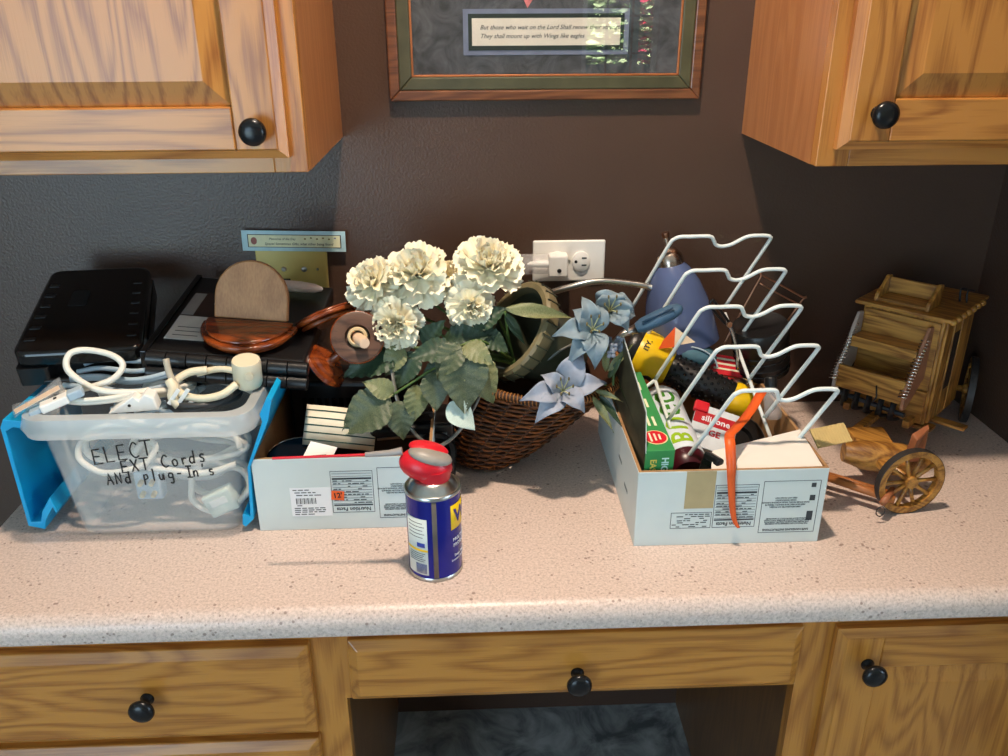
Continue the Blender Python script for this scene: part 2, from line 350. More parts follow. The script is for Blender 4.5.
# ------------------------------------------------------------------ cabinets
def knob(parent, x, y, z, s=1.0):
    M = axis((x, y, z), (0, -1, 0))
    k = MB().lathe([(.0085*s, 0), (.0085*s, .0015), (.0052*s, .004), (.0048*s, .011), (.0075*s, .0145), (.0135*s, .017), (.0158*s, .0205), (.0152*s, .0245), (.0115*s, .0275), (.006*s, .0288), (.001, .029)], 32, M)
    return k.build('knob', KNOB, parent, 2, label='round black mushroom knob')
def door(parent, x0, x1, z0, z1, yf, sw, mv, mh, kx, kz, ky=None, th=.019, bev=.028):
    d = MB()
    # raised panel: flat field with a sloping bevel to the groove
    a0, a1, b0, b1 = x0+sw, x1-sw, z0+sw, z1-sw
    yb = yf+.010; yfl = yf+.0015; e = .003
    p = [(a0-e, yb, b0-e), (a1+e, yb, b0-e), (a1+e, yb, b1+e), (a0-e, yb, b1+e)]
    q = [(a0+.002, yb-.002, b0+.002), (a1-.002, yb-.002, b0+.002), (a1-.002, yb-.002, b1-.002), (a0+.002, yb-.002, b1-.002)]
    r = [(a0+bev, yfl, b0+bev), (a1-bev, yfl, b0+bev), (a1-bev, yfl, b1-bev), (a0+bev, yfl, b1-bev)]
    bk = [(a0-e, yf+th-.002, b0-e), (a1+e, yf+th-.002, b0-e), (a1+e, yf+th-.002, b1+e), (a0-e, yf+th-.002, b1+e)]
    v = p+q+r+bk; f = [(8, 9, 10, 11), (15, 14, 13, 12)]
    for i in range(4):
        j = (i+1) % 4; f += [(i, j, 4+j, 4+i), (4+i, 4+j, 8+j, 8+i), (12+i, 12+j, j, i)]
    ew = .010; yo = yf+.008                       # eased outer edge of the door
    O = [(x0, z0), (x1, z0), (x1, z1), (x0, z1)]; I = [(x0+ew, z0+ew), (x1-ew, z0+ew), (x1-ew, z1-ew), (x0+ew, z1-ew)]
    D = MB().box((x0+ew, yf, z0+ew), (x0+sw, yf+th, z1-ew)).build('door', mv, parent, bevel=.0018, label='raised panel oak door')
    MB().box((x1-sw, yf, z0+ew), (x1-ew, yf+th, z1-ew)).build('stile', mv, D, bevel=.0018)
    MB().box((x0+sw, yf+.0003, z0+ew), (x1-sw, yf+th, z0+sw)).build('rail', mh, D, bevel=.0018)
    MB().box((x0+sw, yf+.0003, z1-sw), (x1-sw, yf+th, z1-ew)).build('rail', mh, D, bevel=.0018)
    for k in range(4):
        l = (k+1) % 4; (ax, az), (bx2, bz) = O[k], O[l]; (cx2, cz2), (dx2, dz2) = I[k], I[l]
        MB().raw([(ax, yo, az), (bx2, yo, bz), (dx2, yf+.001, dz2), (cx2, yf+.001, cz2), (ax, yf+th, az), (bx2, yf+th, bz), (dx2, yf+th, dz2), (cx2, yf+th, cz2)],
                 [(0, 1, 2, 3), (7, 6, 5, 4), (0, 4, 5, 1), (1, 5, 6, 2), (2, 6, 7, 3), (3, 7, 4, 0)]).build('edge_moulding', mh if k % 2 == 0 else mv, D)
    MB().raw(v, f).build('panel', mv, D)
    knob(D, kx, yf, kz); return D
def upper(label, x0, x1, zb, zt, dx0, dx1, dz0, kx, kz, kside):
    t = thing('wall_cabinet', label, 'cabinet', ((x0+x1)/2, -.15, zb), M=Matrix.Identity(4), group='oak wall cabinets')
    b = MB().box((x0, -.287, zb), (x0+.016, 0, zt)).box((x1-.016, -.287, zb), (x1, 0, zt)).box((x0+.016, -.287, zb+.012), (x1-.016, 0, zb+.028)).box((x0+.016, -.287, zt-.016), (x1-.016, 0, zt)).box((x0+.016, -.012, zb+.028), (x1-.016, 0, zt-.016))
    b.build('carcass', OAK_S, t)
    yf = -.305
    MB().box((x0, yf, zb), (x0+.04, yf+.018, zt)).build('face_stile', OAK_V, t, bevel=.001)
    MB().box((x1-.04, yf, zb), (x1, yf+.018, zt)).build('face_stile', OAK_V, t, bevel=.001)
    MB().box((x0+.04, yf, zb), (x1-.04, yf+.018, zb+.04)).build('face_rail', OAK_H, t, bevel=.001)
    MB().box((x0+.04, yf, zt-.04), (x1-.04, yf+.018, zt)).build('face_rail', OAK_H, t, bevel=.001)
    door(t, dx0, dx1, dz0, zt-.02, -.325, .059, OAK_V, OAK_H, kx, kz)
upper('oak wall cabinet at the left, knob at its door\'s lower right', XL-.1, -.1945, .468, 1.23, XL-.088, -.2135, .487, -.246, .5205, 1)
upper('oak wall cabinet at the right, knob at its door\'s lower left', .4258, XR, .468, 1.23, .444, XR-.012, .490, .4835, .533, -1)

# desk top
prof = [(0, -.038), (0, 0), (-.525, 0)]
for k in range(1, 7):
    a = k/6*PI/2; prof.append((-.525-.02*math.sin(a), -.02+.02*math.cos(a)))
prof += [(-.545, -.032)]+[(-.545+.008*(1-math.cos(k/3*PI/2)), -.032-.006*math.sin(k/3*PI/2)) for k in range(1, 4)]
ct = MB().prism(prof, XL+.0005, XR-.0005, frame((0, 0, 0), (0, 1, 0), (0, 0, 1))).build('countertop', LAMINATE, None, True)
tag(ct, 'pinkish beige speckled laminate countertop with rounded front edge', 'countertop')

def drawer(parent, x0, x1, z0, z1, kx, kz, yf=-.527):
    e = .012
    v = [(x0, yf+.008, z0), (x1, yf+.008, z0), (x1, yf+.008, z1), (x0, yf+.008, z1), (x0+e, yf, z0+e), (x1-e, yf, z0+e), (x1-e, yf, z1-e), (x0+e, yf, z1-e),
         (x0, yf+.02, z0), (x1, yf+.02, z0), (x1, yf+.02, z1), (x0, yf+.02, z1)]
    f = [(4, 5, 6, 7), (11, 10, 9, 8)]
    for i in range(4):
        j = (i+1) % 4; f += [(i, j, 4+j, 4+i), (8+i, 8+j, j, i)]
    d = MB().raw(v, f).build('drawer', OAK_L, parent, bevel=.0015, label='oak drawer front with bevelled edges')
    if kx is not None: knob(d, kx, yf, kz)
    return d
FY = -.507
t = thing('drawer_cabinet', 'oak base cabinet with stacked drawers under the left of the desk', 'cabinet', M=Matrix.Identity(4))
b = MB().box((XL, FY+.018, FZ+.1), (XL+.016, 0, -.038)).box((-.188, FY+.018, FZ), (-.172, 0, -.038)).box((XL+.016, FY+.018, FZ+.1), (-.188, 0, FZ+.116)).box((XL+.016, -.45, FZ), (-.188, -.434, FZ+.1))
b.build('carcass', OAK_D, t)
MB().box((XL, FY, FZ+.1), (XL+.03, FY+.018, -.038)).build('face_stile', OAK_LV, t)
MB().box((-.222, FY, FZ+.1), (-.172, FY+.018, -.038)).build('face_stile', OAK_LV, t)
for a, c in ((-.072, -.038), (-.232, -.2), (-.42, -.39), (FZ+.1, FZ+.14)): MB().box((XL+.03, FY, a), (-.222, FY+.018, c)).build('face_rail', OAK_L, t)
drawer(t, XL+.02, -.211, -.211, -.068, -.414, -.137)
drawer(t, XL+.02, -.211, -.40, -.221, -.414, -.31)
drawer(t, XL+.02, -.211, FZ+.12, -.41, -.414, -.5)
t = thing('knee_drawer_unit', 'wide shallow oak drawer over the knee space of the desk', 'drawer', M=Matrix.Identity(4))
drawer(t, -.163, .4075, -.157, -.062, .1225, -.118)
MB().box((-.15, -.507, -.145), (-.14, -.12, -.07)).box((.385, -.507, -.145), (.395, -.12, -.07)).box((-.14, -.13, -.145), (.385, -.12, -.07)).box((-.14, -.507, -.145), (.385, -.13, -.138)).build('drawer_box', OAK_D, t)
MB().box((-.172, FY, -.060), (.4125, FY+.018, -.038)).build('apron_rail', OAK_L, t)
MB().box((-.172, FY, -.166), (-.148, FY+.018, -.060)).build('corner_block', OAK_LV, t)
MB().box((.392, FY, -.166), (.4125, FY+.018, -.060)).build('corner_block', OAK_LV, t)
t = thing('door_cabinet', 'oak base cabinet with a raised panel door under the right of the desk', 'cabinet', M=Matrix.Identity(4))
b = MB().box((.4125, FY+.018, FZ), (.4285, 0, -.038)).box((XR-.016, FY+.018, FZ+.1), (XR, 0, -.038)).box((.4285, FY+.018, FZ+.1), (XR-.016, 0, FZ+.116)).box((.4285, -.45, FZ), (XR-.016, -.434, FZ+.1))
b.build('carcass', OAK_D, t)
MB().box((.4125, FY, FZ), (.462, FY+.018, -.038)).build('face_stile', OAK_LV, t)
MB().box((XR-.03, FY, FZ+.1), (XR, FY+.018, -.038)).build('face_stile', OAK_LV, t)
MB().box((.462, FY, -.08), (XR-.03, FY+.018, -.038)).build('face_rail', OAK_L, t)
MB().box((.462, FY, FZ+.1), (XR-.03, FY+.018, FZ+.14)).build('face_rail', OAK_L, t)
door(t, .4515, XR-.012, FZ+.12, -.068, -.527, .058, OAK_LV, OAK_L, .4935, -.119)

# ------------------------------------------------------------------ on the wall
FR_B = wood('picture_frame_wood', (120, 74, 44), (84, 48, 28), 'X', 14, 6, contrast=.8); FR_G = mat('green_stained_moulding', (74, 72, 50), .4, var=.2, scale=30)
FR_C = mat('copper_inner_lip', (176, 106, 64), .35, metal=.5); MATB = marble('grey_marbled_mat', (48, 50, 54), (96, 98, 102), 22, .6, 2)
BLGR = mat('pale_blue_mat', (120, 128, 150), .6); DKGR = mat('dark_green_mat', (34, 48, 42), .6); PAPER = mat('cream_paper', (226, 218, 202), .7, var=.03)
t = thing('framed_picture', 'framed scripture print with dark marbled mat on the wall', 'picture', M=T(.1165, 0, .521))
def ring4(x0, x1, z0, z1, w, y0, y1, name, m, parent, bev=.002):
    B = (((x0, z0), (x1, z0), (x1-w, z0+w), (x0+w, z0+w)), ((x1, z0), (x1, z1), (x1-w, z1-w), (x1-w, z0+w)), ((x1, z1), (x0, z1), (x0+w, z1-w), (x1-w, z1-w)), ((x0, z1), (x0, z0), (x0+w, z0+w), (x0+w, z1-w)))
    for q in B:
        MB().prism(q, -y0, -y1, frame((0, 0, 0), (1, 0, 0), (0, 0, 1))).build(name, m, parent, bevel=bev)
HW = .2345; HT = .46
ring4(-HW, HW, 0, HT, .015, 0, -.013, 'frame_moulding', FR_B, t)
ring4(-HW+.015, HW-.015, .015, HT-.015, .019, 0, -.0115, 'inner_moulding', FR_G, t)
ring4(-HW+.034, HW-.034, .034, HT-.034, .003, 0, -.0105, 'copper_lip', FR_C, t, .0006)
iw = HW-.037
MB().box((-iw, -.0055, .036), (iw, 0, HT-.037)).build('marbled_mat', MATB, t)
MB().box((-.1225, -.0065, .064), (.1225, -.0055, .127)).build('blue_mat', BLGR, t)
MB().box((-.115, -.0072, .0705), (.115, -.0065, .1205)).build('green_mat', DKGR, t)
MB().box((-.1095, -.0077, .077), (.1095, -.0072, .1145)).build('verse_paper', PAPER, t)
text('verse_lettering', 'But those who wait on the Lord Shall renew their strength\nThey shall mount up with Wings like eagles', .0088, frame((-.098, -.0078, .096), (1, 0, 0), (0, 0, 1)), PRINT, t, shear=.35, align='LEFT', line=1.35)
MB().prism([(-.028, .128), (-.020, .14), (-.014, .16), (-.03, .16), (-.034, .14)], .0055, .0062, frame((0, 0, 0), (1, 0, 0), (0, 0, 1))).build('print_motif', mat('pink_print', (206, 120, 120), .6, var=.3, scale=90), t)
MB().box((-iw, -.0092, .037), (iw, -.0085, HT-.037)).build('glass', GLASS, t)

t = thing('wall_outlet', 'white duplex wall outlet mounted sideways', 'outlet', M=T(.1595, 0, .268))
MB().box((-.0595, -.006, -.0345), (.0595, 0, .0345)).build('cover_plate', WHITE, t, bevel=.003, seg=3)
for cx in (-.0195, .0195):
    r = MB().lathe([(.0168, 0), (.0168, .0035), (.0158, .0042), (.001, .0042)], 32, frame((cx, -.006, 0), (1, 0, 0), (0, 0, 1)), sx=.86).build('receptacle', WHITE, t, True)
    for dz in (-.006, .006): MB().box((cx+.001, -.0106, dz-.0012), (cx+.009, -.0098, dz+.0012)).build('slot', INK, r)
    MB().lathe([(.0025, 0), (.0025, .0005)], 12, frame((cx-.0085, -.0102, 0), (1, 0, 0), (0, 0, 1))).build('ground_hole', INK, r)
MB().lathe([(.003, 0), (.0026, .001)], 12, frame((0, -.006, 0), (1, 0, 0), (0, 0, 1))).build('screw', STEEL, t)
t = thing('night_light', 'white plug-in night light with clear tube lens in the outlet', 'night light', M=T(.139, -.0105, .268))
MB().box((-.015, -.024, -.019), (.016, 0, .017)).build('housing', WHITE, t, bevel=.003)
MB().lathe([(.0036, 0), (.0032, .0012)], 16, frame((.002, -.024, -.008), (1, 0, 0), (0, 0, 1))).build('light_sensor', INK, t)
lens = see_through('clear_ribbed_lens', (240, 240, 240), .22, .05)
MB().lathe([(.004, 0), (.0165, .001), (.0165, .042), (.014, .048), (.004, .051)], 24, axis((-.015, -.013, .001), (-1, 0, 0))).build('clear_lens', lens, t, True)
MB().lathe([(.006, 0), (.006, .014), (.004, .03), (.001, .034)], 14, axis((-.015, -.013, .001), (-1, 0, 0))).build('bulb', mat('bulb_glass', (240, 240, 236), .2), t, True)

ALM = mat('almond_plastic', (206, 186, 110), .35, var=.04)
t = thing('phone_jack_plate', 'yellowish almond wall plate with screws under the bookmark sign', 'wall plate', M=T(-.2915, 0, .2615) @ rot('Y', 1.2))
MB().box((-.057, -.009, -.0345), (.057, 0, .0345)).build('cover_plate', ALM, t, bevel=.003, seg=3)
for x, r in ((-.013, .004), (.0195, .0045), (.041, .002)):
    MB().lathe([(r, 0), (r, .0015), (r*.6, .003)], 14, frame((x, -.009, .001), (1, 0, 0), (0, 0, 1))).build('screw', STEEL, t, True)
MB().box((-.018, -.0095, -.022), (-.004, -.009, -.015)).build('jack_slot', INK, t)
t = thing('bookmark_sign', 'pale blue bordered bookmark sign with tiny bees stuck above the wall plate', 'sign', M=T(-.2835, -.0095, .309) @ rot('Y', 1.5))
MB().box((-.082, -.0012, -.0165), (.082, 0, .0165)).build('card', mat('pale_blue_card', (176, 208, 214), .5), t)
MB().box((-.073, -.0017, -.0105), (.075, -.0012, .0105)).build('border', PRINT, t)
MB().box((-.0715, -.0021, -.0095), (.0735, -.0017, .0095)).build('panel', mat('cream_sign_card', (224, 222, 184), .6), t)
text('lettering', 'Special Sometimes Gifts, what other being found', .0055, frame((.008, -.0022, -.0045), (1, 0, 0), (0, 0, 1)), PRINT, t, shear=.2)
text('lettering', 'Pleasures of the Day', .005, frame((-.018, -.0022, .0035), (1, 0, 0), (0, 0, 1)), PRINT, t, shear=.2)
for k in range(6):
    MB().ball((.018+k*.0095, -.0022, .004+.0015*(k % 2)), (.0017, .0004, .0013), 8, 5).build('bee', mat('bee_print', (128, 108, 28), .6) if k < 5 else BLGR, t)
MB().lathe([(.006, 0), (.006, .0003)], 16, frame((-.063, -.0021, .000), (1, 0, 0), (0, 0, 1)), sx=.8).build('beehive', mat('hive_print', (150, 90, 80), .6), t)
# ------------------------------------------------------------------ spray can
t = thing('spray_can', 'blue and yellow spray can with red flip nozzle standing on the counter', 'spray can', M=T(-.053, -.458, 0))
R0 = .0335
MB().lathe([(.029, 0), (.0315, .0006), (.033, .003), (R0, .006), (R0, .115)], 48).build('can_body', BLUE_CAN, t, True)
MB().lathe([(.0315, .0), (.0342, .0015), (.0342, .004), (.0336, .0052)], 48, cap=False).build('bottom_rim', STEEL, t, True)
MB().lathe([(R0-.0005, .1145), (.0345, .1155), (.0348, .1185), (.0338, .120), (.031, .1185), (.0295, .1195), (.027, .1245), (.0225, .1285), (.0205, .1305), (.0145, .131), (.012, .128)], 48).build('dome', STEEL, t, True)
def cyl(p, a0, z0, r): a = a0+p.x/r; return (r*math.cos(a)+p.z*math.cos(a), r*math.sin(a)+p.z*math.sin(a), z0+p.y)
def patch(name, m, a0, a1, z0, z1, r, parent, pts=None):
    n = 14; v = []; f = []
    for i in range(n+1):
        a = math.radians(a0+(a1-a0)*i/n)
        for z in (z0, z1): v.append((r*math.cos(a), r*math.sin(a), z))
    for i in range(n): f.append((2*i, 2*i+2, 2*i+3, 2*i+1))
    return MB().raw(v, f).build(name, m, parent, 2, solid=.0003)
# seam faces the camera a little left of centre; white info label to the left, yellow shield to the right
SEAM = -86
patch('seam', mat('seam_grey', (104, 96, 88), .4, metal=.4), SEAM-5, SEAM+5, .006, .1145, R0+.0003, t)
lb = patch('info_label', CARD_W, SEAM-70, SEAM-16, .010, .090, R0+.0004, t)
patch('label_stripe', YELLOW, SEAM-70, SEAM-16, .044, .047, R0+.0008, lb)
for k in range(9): patch('barcode_bar', mat('label_navy', (50, 54, 120), .5), SEAM-44+k*2.8, SEAM-42.6+k*2.8, .012, .026, R0+.0008, lb)
for k in range(5): patch('small_print', PRINT, SEAM-62, SEAM-26+(k % 2)*4, .0835-k*.005, .0842-k*.005, R0+.0008, lb)
for k in range(5): patch('small_print', PRINT, SEAM-62, SEAM-22-(k % 3)*3, .0405-k*.0028, .041-k*.0028, R0+.0008, lb)
patch('label_picture', mat('label_blue', (40, 60, 150), .5), SEAM-40, SEAM-22, .05, .056, R0+.0008, lb)
sh = patch('yellow_shield', YELLOW, SEAM+36, SEAM+150, .070, .104, R0+.0004, t)
text('brand_lettering', 'WD-40', .027, Matrix.Identity(4), BLUE_CAN, sh, warp=lambda p: cyl(p, math.radians(SEAM+44), .087, R0+.0009), bold=.0006, align='LEFT', sub=True)
WTX = mat('white_print', (226, 226, 232), .5)
for k, (tx, z, s) in enumerate((('MULTI-USE', .055, .0065), ('PRODUCT', .047, .0065), ('Stops Squeaks', .032, .0048), ('Loosens Rusted Parts', .026, .0042))):
    text('lettering', tx, s, Matrix.Identity(4), WTX, t, warp=lambda p, z=z: cyl(p, math.radians(SEAM+66), z, R0+.0006))
# red flip-top nozzle pointing left
MB().lathe([(.0195, .128), (.0205, .133), (.0215, .145)], 32, T(.002, 0, 0)).build('nozzle_collar', RED, t, True)
MB().ball((0, 0, 0), (.0325, .0215, .0205), 28, 14, T(-.007, 0, .1475) @ rot('Y', 12)).build('nozzle_cap', RED, t, 2)
MB().ball((0, 0, 0), (.0270, .0170, .0095), 26, 12, T(-.001, -.002, .1600) @ rot('Y', 17)).build('grey_lever', mat('grey_lever_plastic', (150, 142, 132), .4), t, 2)
MB().ball((0, 0, 0), (.0245, .0155, .0070), 26, 12, T(-.003, .007, .1650) @ rot('Y', 15)).build('trigger', RED, t, 2)
MB().tube([(-.034, 0, .1665), (-.05, 0, .164), (-.078, 0, .1625)], [.005, .004, .0032], 10).build('straw_socket', mat('clear_grey_plastic', (150, 144, 140), .3), t, True)
MB().tube([(-.076, 0, .1625), (-.188, .001, .160)], .0017, 8).build('straw', RED, t, True)

# ------------------------------------------------------------------ cardboard food boxes
def tray(label, o, w, d, h, printfn):
    t = thing('cardboard_box', label, 'box', M=T(o), group='white food cartons cut down to trays')
    k = .004
    for nm, lo, hi in (('front_panel', (0, 0, 0), (w, k, h)), ('back_panel', (0, d-k, 0), (w, d, h)), ('side_panel', (0, k, 0), (k, d-k, h)), ('side_panel', (w-k, k, 0), (w, d-k, h)), ('bottom_panel', (k, k, 0), (w-k, d-k, k))):
        MB().box(lo, hi).build(nm, CARD_W, t, bevel=.0008)
    i = k; e = .0006
    for nm, lo, hi in (('liner', (i, i, k), (w-i, i+e, h+.0003)), ('liner', (i, d-i-e, k), (w-i, d-i, h+.0003)), ('liner', (i, i+e, k), (i+e, d-i-e, h+.0003)), ('liner', (w-i-e, i+e, k), (w-i, d-i-e, h+.0003)), ('liner', (i, i, k), (w-i, d-i, k+e))):
        MB().box(lo, hi).build(nm, CARD_B, t)
    for lo, hi in (((.0006, .0006, h), (w-.0006, k, h+.0006)), ((.0006, k, h), (k, d-k, h+.0006)), ((w-k, k, h), (w-.0006, d-k, h+.0006)), ((.0006, d-k, h), (w-.0006, d-.0006, h+.0006))):
        MB().box(lo, hi).build('cut_edge', CARD_B, t)
    printfn(t, w, h); return t
NUT = "Nutrition Facts"; SH = 'SAFE HANDLING INSTRUCTIONS'
SHT = 'THIS PRODUCT WAS PREPARED FROM INSPECTED\nAND PASSED MEAT AND/OR POULTRY. SOME FOOD\nPRODUCTS MAY CONTAIN BACTERIA THAT COULD\nCAUSE ILLNESS IF THE PRODUCT IS MISHANDLED'
SHB = 'KEEP REFRIGERATED OR FROZEN.\nKEEP RAW MEAT AND POULTRY SEPARATE\nFROM OTHER FOODS. WASH WORKING SURFACES\nCOOK THOROUGHLY.\nKEEP HOT FOODS HOT.'
def bars(m, x0, x1, z0, z1, n, y=-.0003, h=.0005):
    for k in range(n):
        z = z0+(z1-z0)*k/max(1, n-1); m.box((x0, y, z-h/2), (x1, 0, z+h/2))
def outline(m, x0, x1, z0, z1, y=-.0003, b=.0006):
    m.box((x0, y, z0), (x1, 0, z0+b)).box((x0, y, z1-b), (x1, 0, z1)).box((x0, y, z0), (x0+b, 0, z1)).box((x1-b, y, z0), (x1, 0, z1))
def inv(x, z, y=-.0004): return frame((x, y, z), (-1, 0, 0), (0, 0, -1))     # upside-down print
def carton_print(t, w, h, ox=0, tan=False):
    # nutrition panel, ingredients strip and safe handling panel, all upside down
    x0 = ox; m = MB()
    outline(m, x0+.055, x0+.111, .026, .090); bars(m, x0+.057, x0+.109, .040, .086, 12, h=.0004); m.box((x0+.057, -.0003, .077), (x0+.109, 0, .0795)).box((x0+.057, -.0003, .0365), (x0+.109, 0, .0385))
    outline(m, x0, x0+.053, .026, .050)
    outline(m, x0+.117, x0+.191, .016, .094)
    m.box((x0+.178, -.0003, .034), (x0+.186, 0, .048)); m.box((x0+.179, -.0004, .064), (x0+.186, 0, .072)).box((x0+.179, -.0004, .084), (x0+.185, 0, .090))
    m.build('printed_rules', PRINT, t, kind='stuff')
    text('lettering', NUT, .0075, inv(x0+.083, .0315), PRINT, t, bold=.0001)
    pm = MB(); r = random.Random(5)
    for xa, xb, za, zb, n in ((x0+.058, x0+.108, .0415, .075, 9), (x0+.002, x0+.051, .0285, .047, 7)):
        for k in range(n):
            z = za+(zb-za)*k/(n-1); x = xa
            while x < xb-.006:
                w_ = r.uniform(.003, .009)
                if r.random() < .7: pm.box((x, -.0004, z-.0006), (min(x+w_, xb), -.0002, z+.0006))
                x += w_+.0015
    pm.build('small_print', PRINT, t, kind='stuff')
    text('lettering', SH, .0041, inv(x0+.153, .0205), PRINT, t, bold=.00008)
    text('lettering', SHT, .0025, inv(x0+.153, .0335), PRINT, t, line=1.05)
    text('lettering', SHB, .0027, inv(x0+.148, .062), PRINT, t, line=1.25)
def right_print(t, w, h):
    carton_print(t, w, h, .046)
    MB().box((.062, -.0003, .056), (.1, 0, h)).build('bare_patch', mat('torn_tan_card', (176, 158, 118), .8, var=.06), t)
    for k, z in enumerate((.045, .062)): MB().box((-.0003, .06+k*.05, z-.002), (0, .085+k*.05, z+.003)).build('side_print', mat('faded_print', (120, 130, 128), .7) if k == 0 else bpy.data.materials['faded_print'], t)
def mid_print(t, w, h):
    carton_print(t, w, h, .046)
    lb = MB().box((.046, -.0006, .022), (.100, -.0003, .066)).build('shipping_label', mat('white_label', (232, 232, 232), .5, var=.02), t)
    for k in range(16):
        x = .053+k*.0017; MB().box((x, -.0008, .041), (x+.0005+.0006*(k % 3 == 0), -.0006, .050)).build('barcode_bar', INK, lb)
    pm = MB(); r = random.Random(3)
    for z, n, x0 in ((.0625, 3, .050), (.0585, 4, .052), (.0545, 4, .054), (.0385, 1, .054), (.0345, 5, .05), (.0315, 5, .05), (.0285, 5, .05), (.0250, 3, .05)):
        x = x0
        for k in range(n):
            w_ = r.uniform(.004, .009); pm.box((x, -.0008, z-.0006), (min(x+w_, .098), -.0006, z+.0006)); x += w_+.0018
    pm.build('small_print', INK, lb, kind='stuff')
    st = MB().box((-.0085, -.0009, -.007), (.0085, -.0006, .007), T(.109, 0, .053) @ rot('Y', 6)).build('price_sticker', ORANGE, t)
    text('lettering', "12'", .0105, frame((.109, -.0011, .053), (1, 0, .1), (0, 0, 1)), INK, st, bold=.0002)
tray('white carton tray with orange price sticker behind the spray can', (-.294, -.368, 0), .236, .268, .110, mid_print)
RB = tray('white carton tray holding the wire rack and green box', (.205, -.427, 0), .245, .327, .111, right_print)
CARDF = mat('corrugated_flap', (196, 170, 112), .8, var=.1, scale=30)
fl = MB()
for k in range(13): fl.box((k*.0041, -.0012, -.014), (k*.0041+.0024, .0012, .014))
fl.box((0, -.0008, -.014), (.0525, .0008, .014))
fl2 = MB().raw(fl.v, fl.f, T(.250, .070, .116) @ rot('Z', 8) @ rot('X', -52) @ rot('Y', -6)).build('torn_flap', CARDF, RB)

# ------------------------------------------------------------------ plastic bin of extension cords
t = thing('storage_bin', 'clear frosted storage bin with handwritten note and blue side flaps', 'bin', M=T(-.42, -.245, 0))
bx = Vector((-.42, -.245, 0))
def rr(x0, x1, y0, y1, r, z, n=6):
    out = []
    for cx, cy, a0 in ((x1-r, y0+r, -90), (x1-r, y1-r, 0), (x0+r, y1-r, 90), (x0+r, y0+r, 180)):
        for k in range(n+1):
            a = math.radians(a0+90*k/n); out.append((cx+r*math.cos(a), cy+r*math.sin(a), z))
    return [tuple(Vector(p)-bx) for p in out]
def loft(rings, cap0=False, cap1=False):
    n = len(rings[0]); v = [p for q in rings for p in q]; f = []
    for j in range(len(rings)-1):
        for i in range(n): f.append((j*n+i, j*n+(i+1) % n, (j+1)*n+(i+1) % n, (j+1)*n+i))
    if cap0: f.append(tuple(range(n-1, -1, -1)))
    if cap1: f.append(tuple(range((len(rings)-1)*n, len(rings)*n)))
    return MB().raw(v, f)
loft([rr(-.530, -.324, -.364, -.135, .02, .001), rr(-.534, -.320, -.367, -.131, .022, .004), rr(-.551, -.300, -.384, -.112, .026, .165)], cap0=True).build('tub', FROST, t, 2, solid=.0022)
rim = loft([rr(-.551, -.292, -.384, -.112, .026, .160), rr(-.566, -.279, -.398, -.098, .03, .160), rr(-.570, -.275, -.402, -.094, .032, .172), rr(-.566, -.279, -.398, -.098, .03, .187), rr(-.553, -.291, -.386, -.110, .026, .189), rr(-.549, -.294, -.381, -.115, .024, .182), rr(-.551, -.292, -.384, -.112, .026, .160)])
rim.build('rim', FROST_RIM, t, True)
# folded blue lid halves hanging at both ends
L = [(-.572, .168), (-.6, .172), (-.606, .160), (-.604, .012), (-.583, .006), (-.579, .020), (-.566, .040), (-.563, .030), (-.561, .034), (-.566, .056), (-.581, .034), (-.586, .018), (-.599, .018), (-.6, .155), (-.59, .160), (-.574, .158)]
MB().prism([(x-bx.x, z) for x, z in L], .115, -.085, frame((0, 0, 0), (1, 0, 0), (0, 0, 1))).build('lid_flap', SKYBLUE, t, bevel=.001)
Rr = [(-.274, .176), (-.262, .200), (-.256, .196), (-.264, .166), (-.2945, .10), (-.3, .02), (-.312, .008), (-.316, .012), (-.314, .028), (-.311, .028), (-.304, .024), (-.2985, .10), (-.272, .165)]
MB().prism([(x-bx.x+.0, z) for x, z in Rr], .125, -.12, frame((0, 0, 0), (1, 0, 0), (0, 0, 1))).build('lid_flap', SKYBLUE, t, bevel=.001)
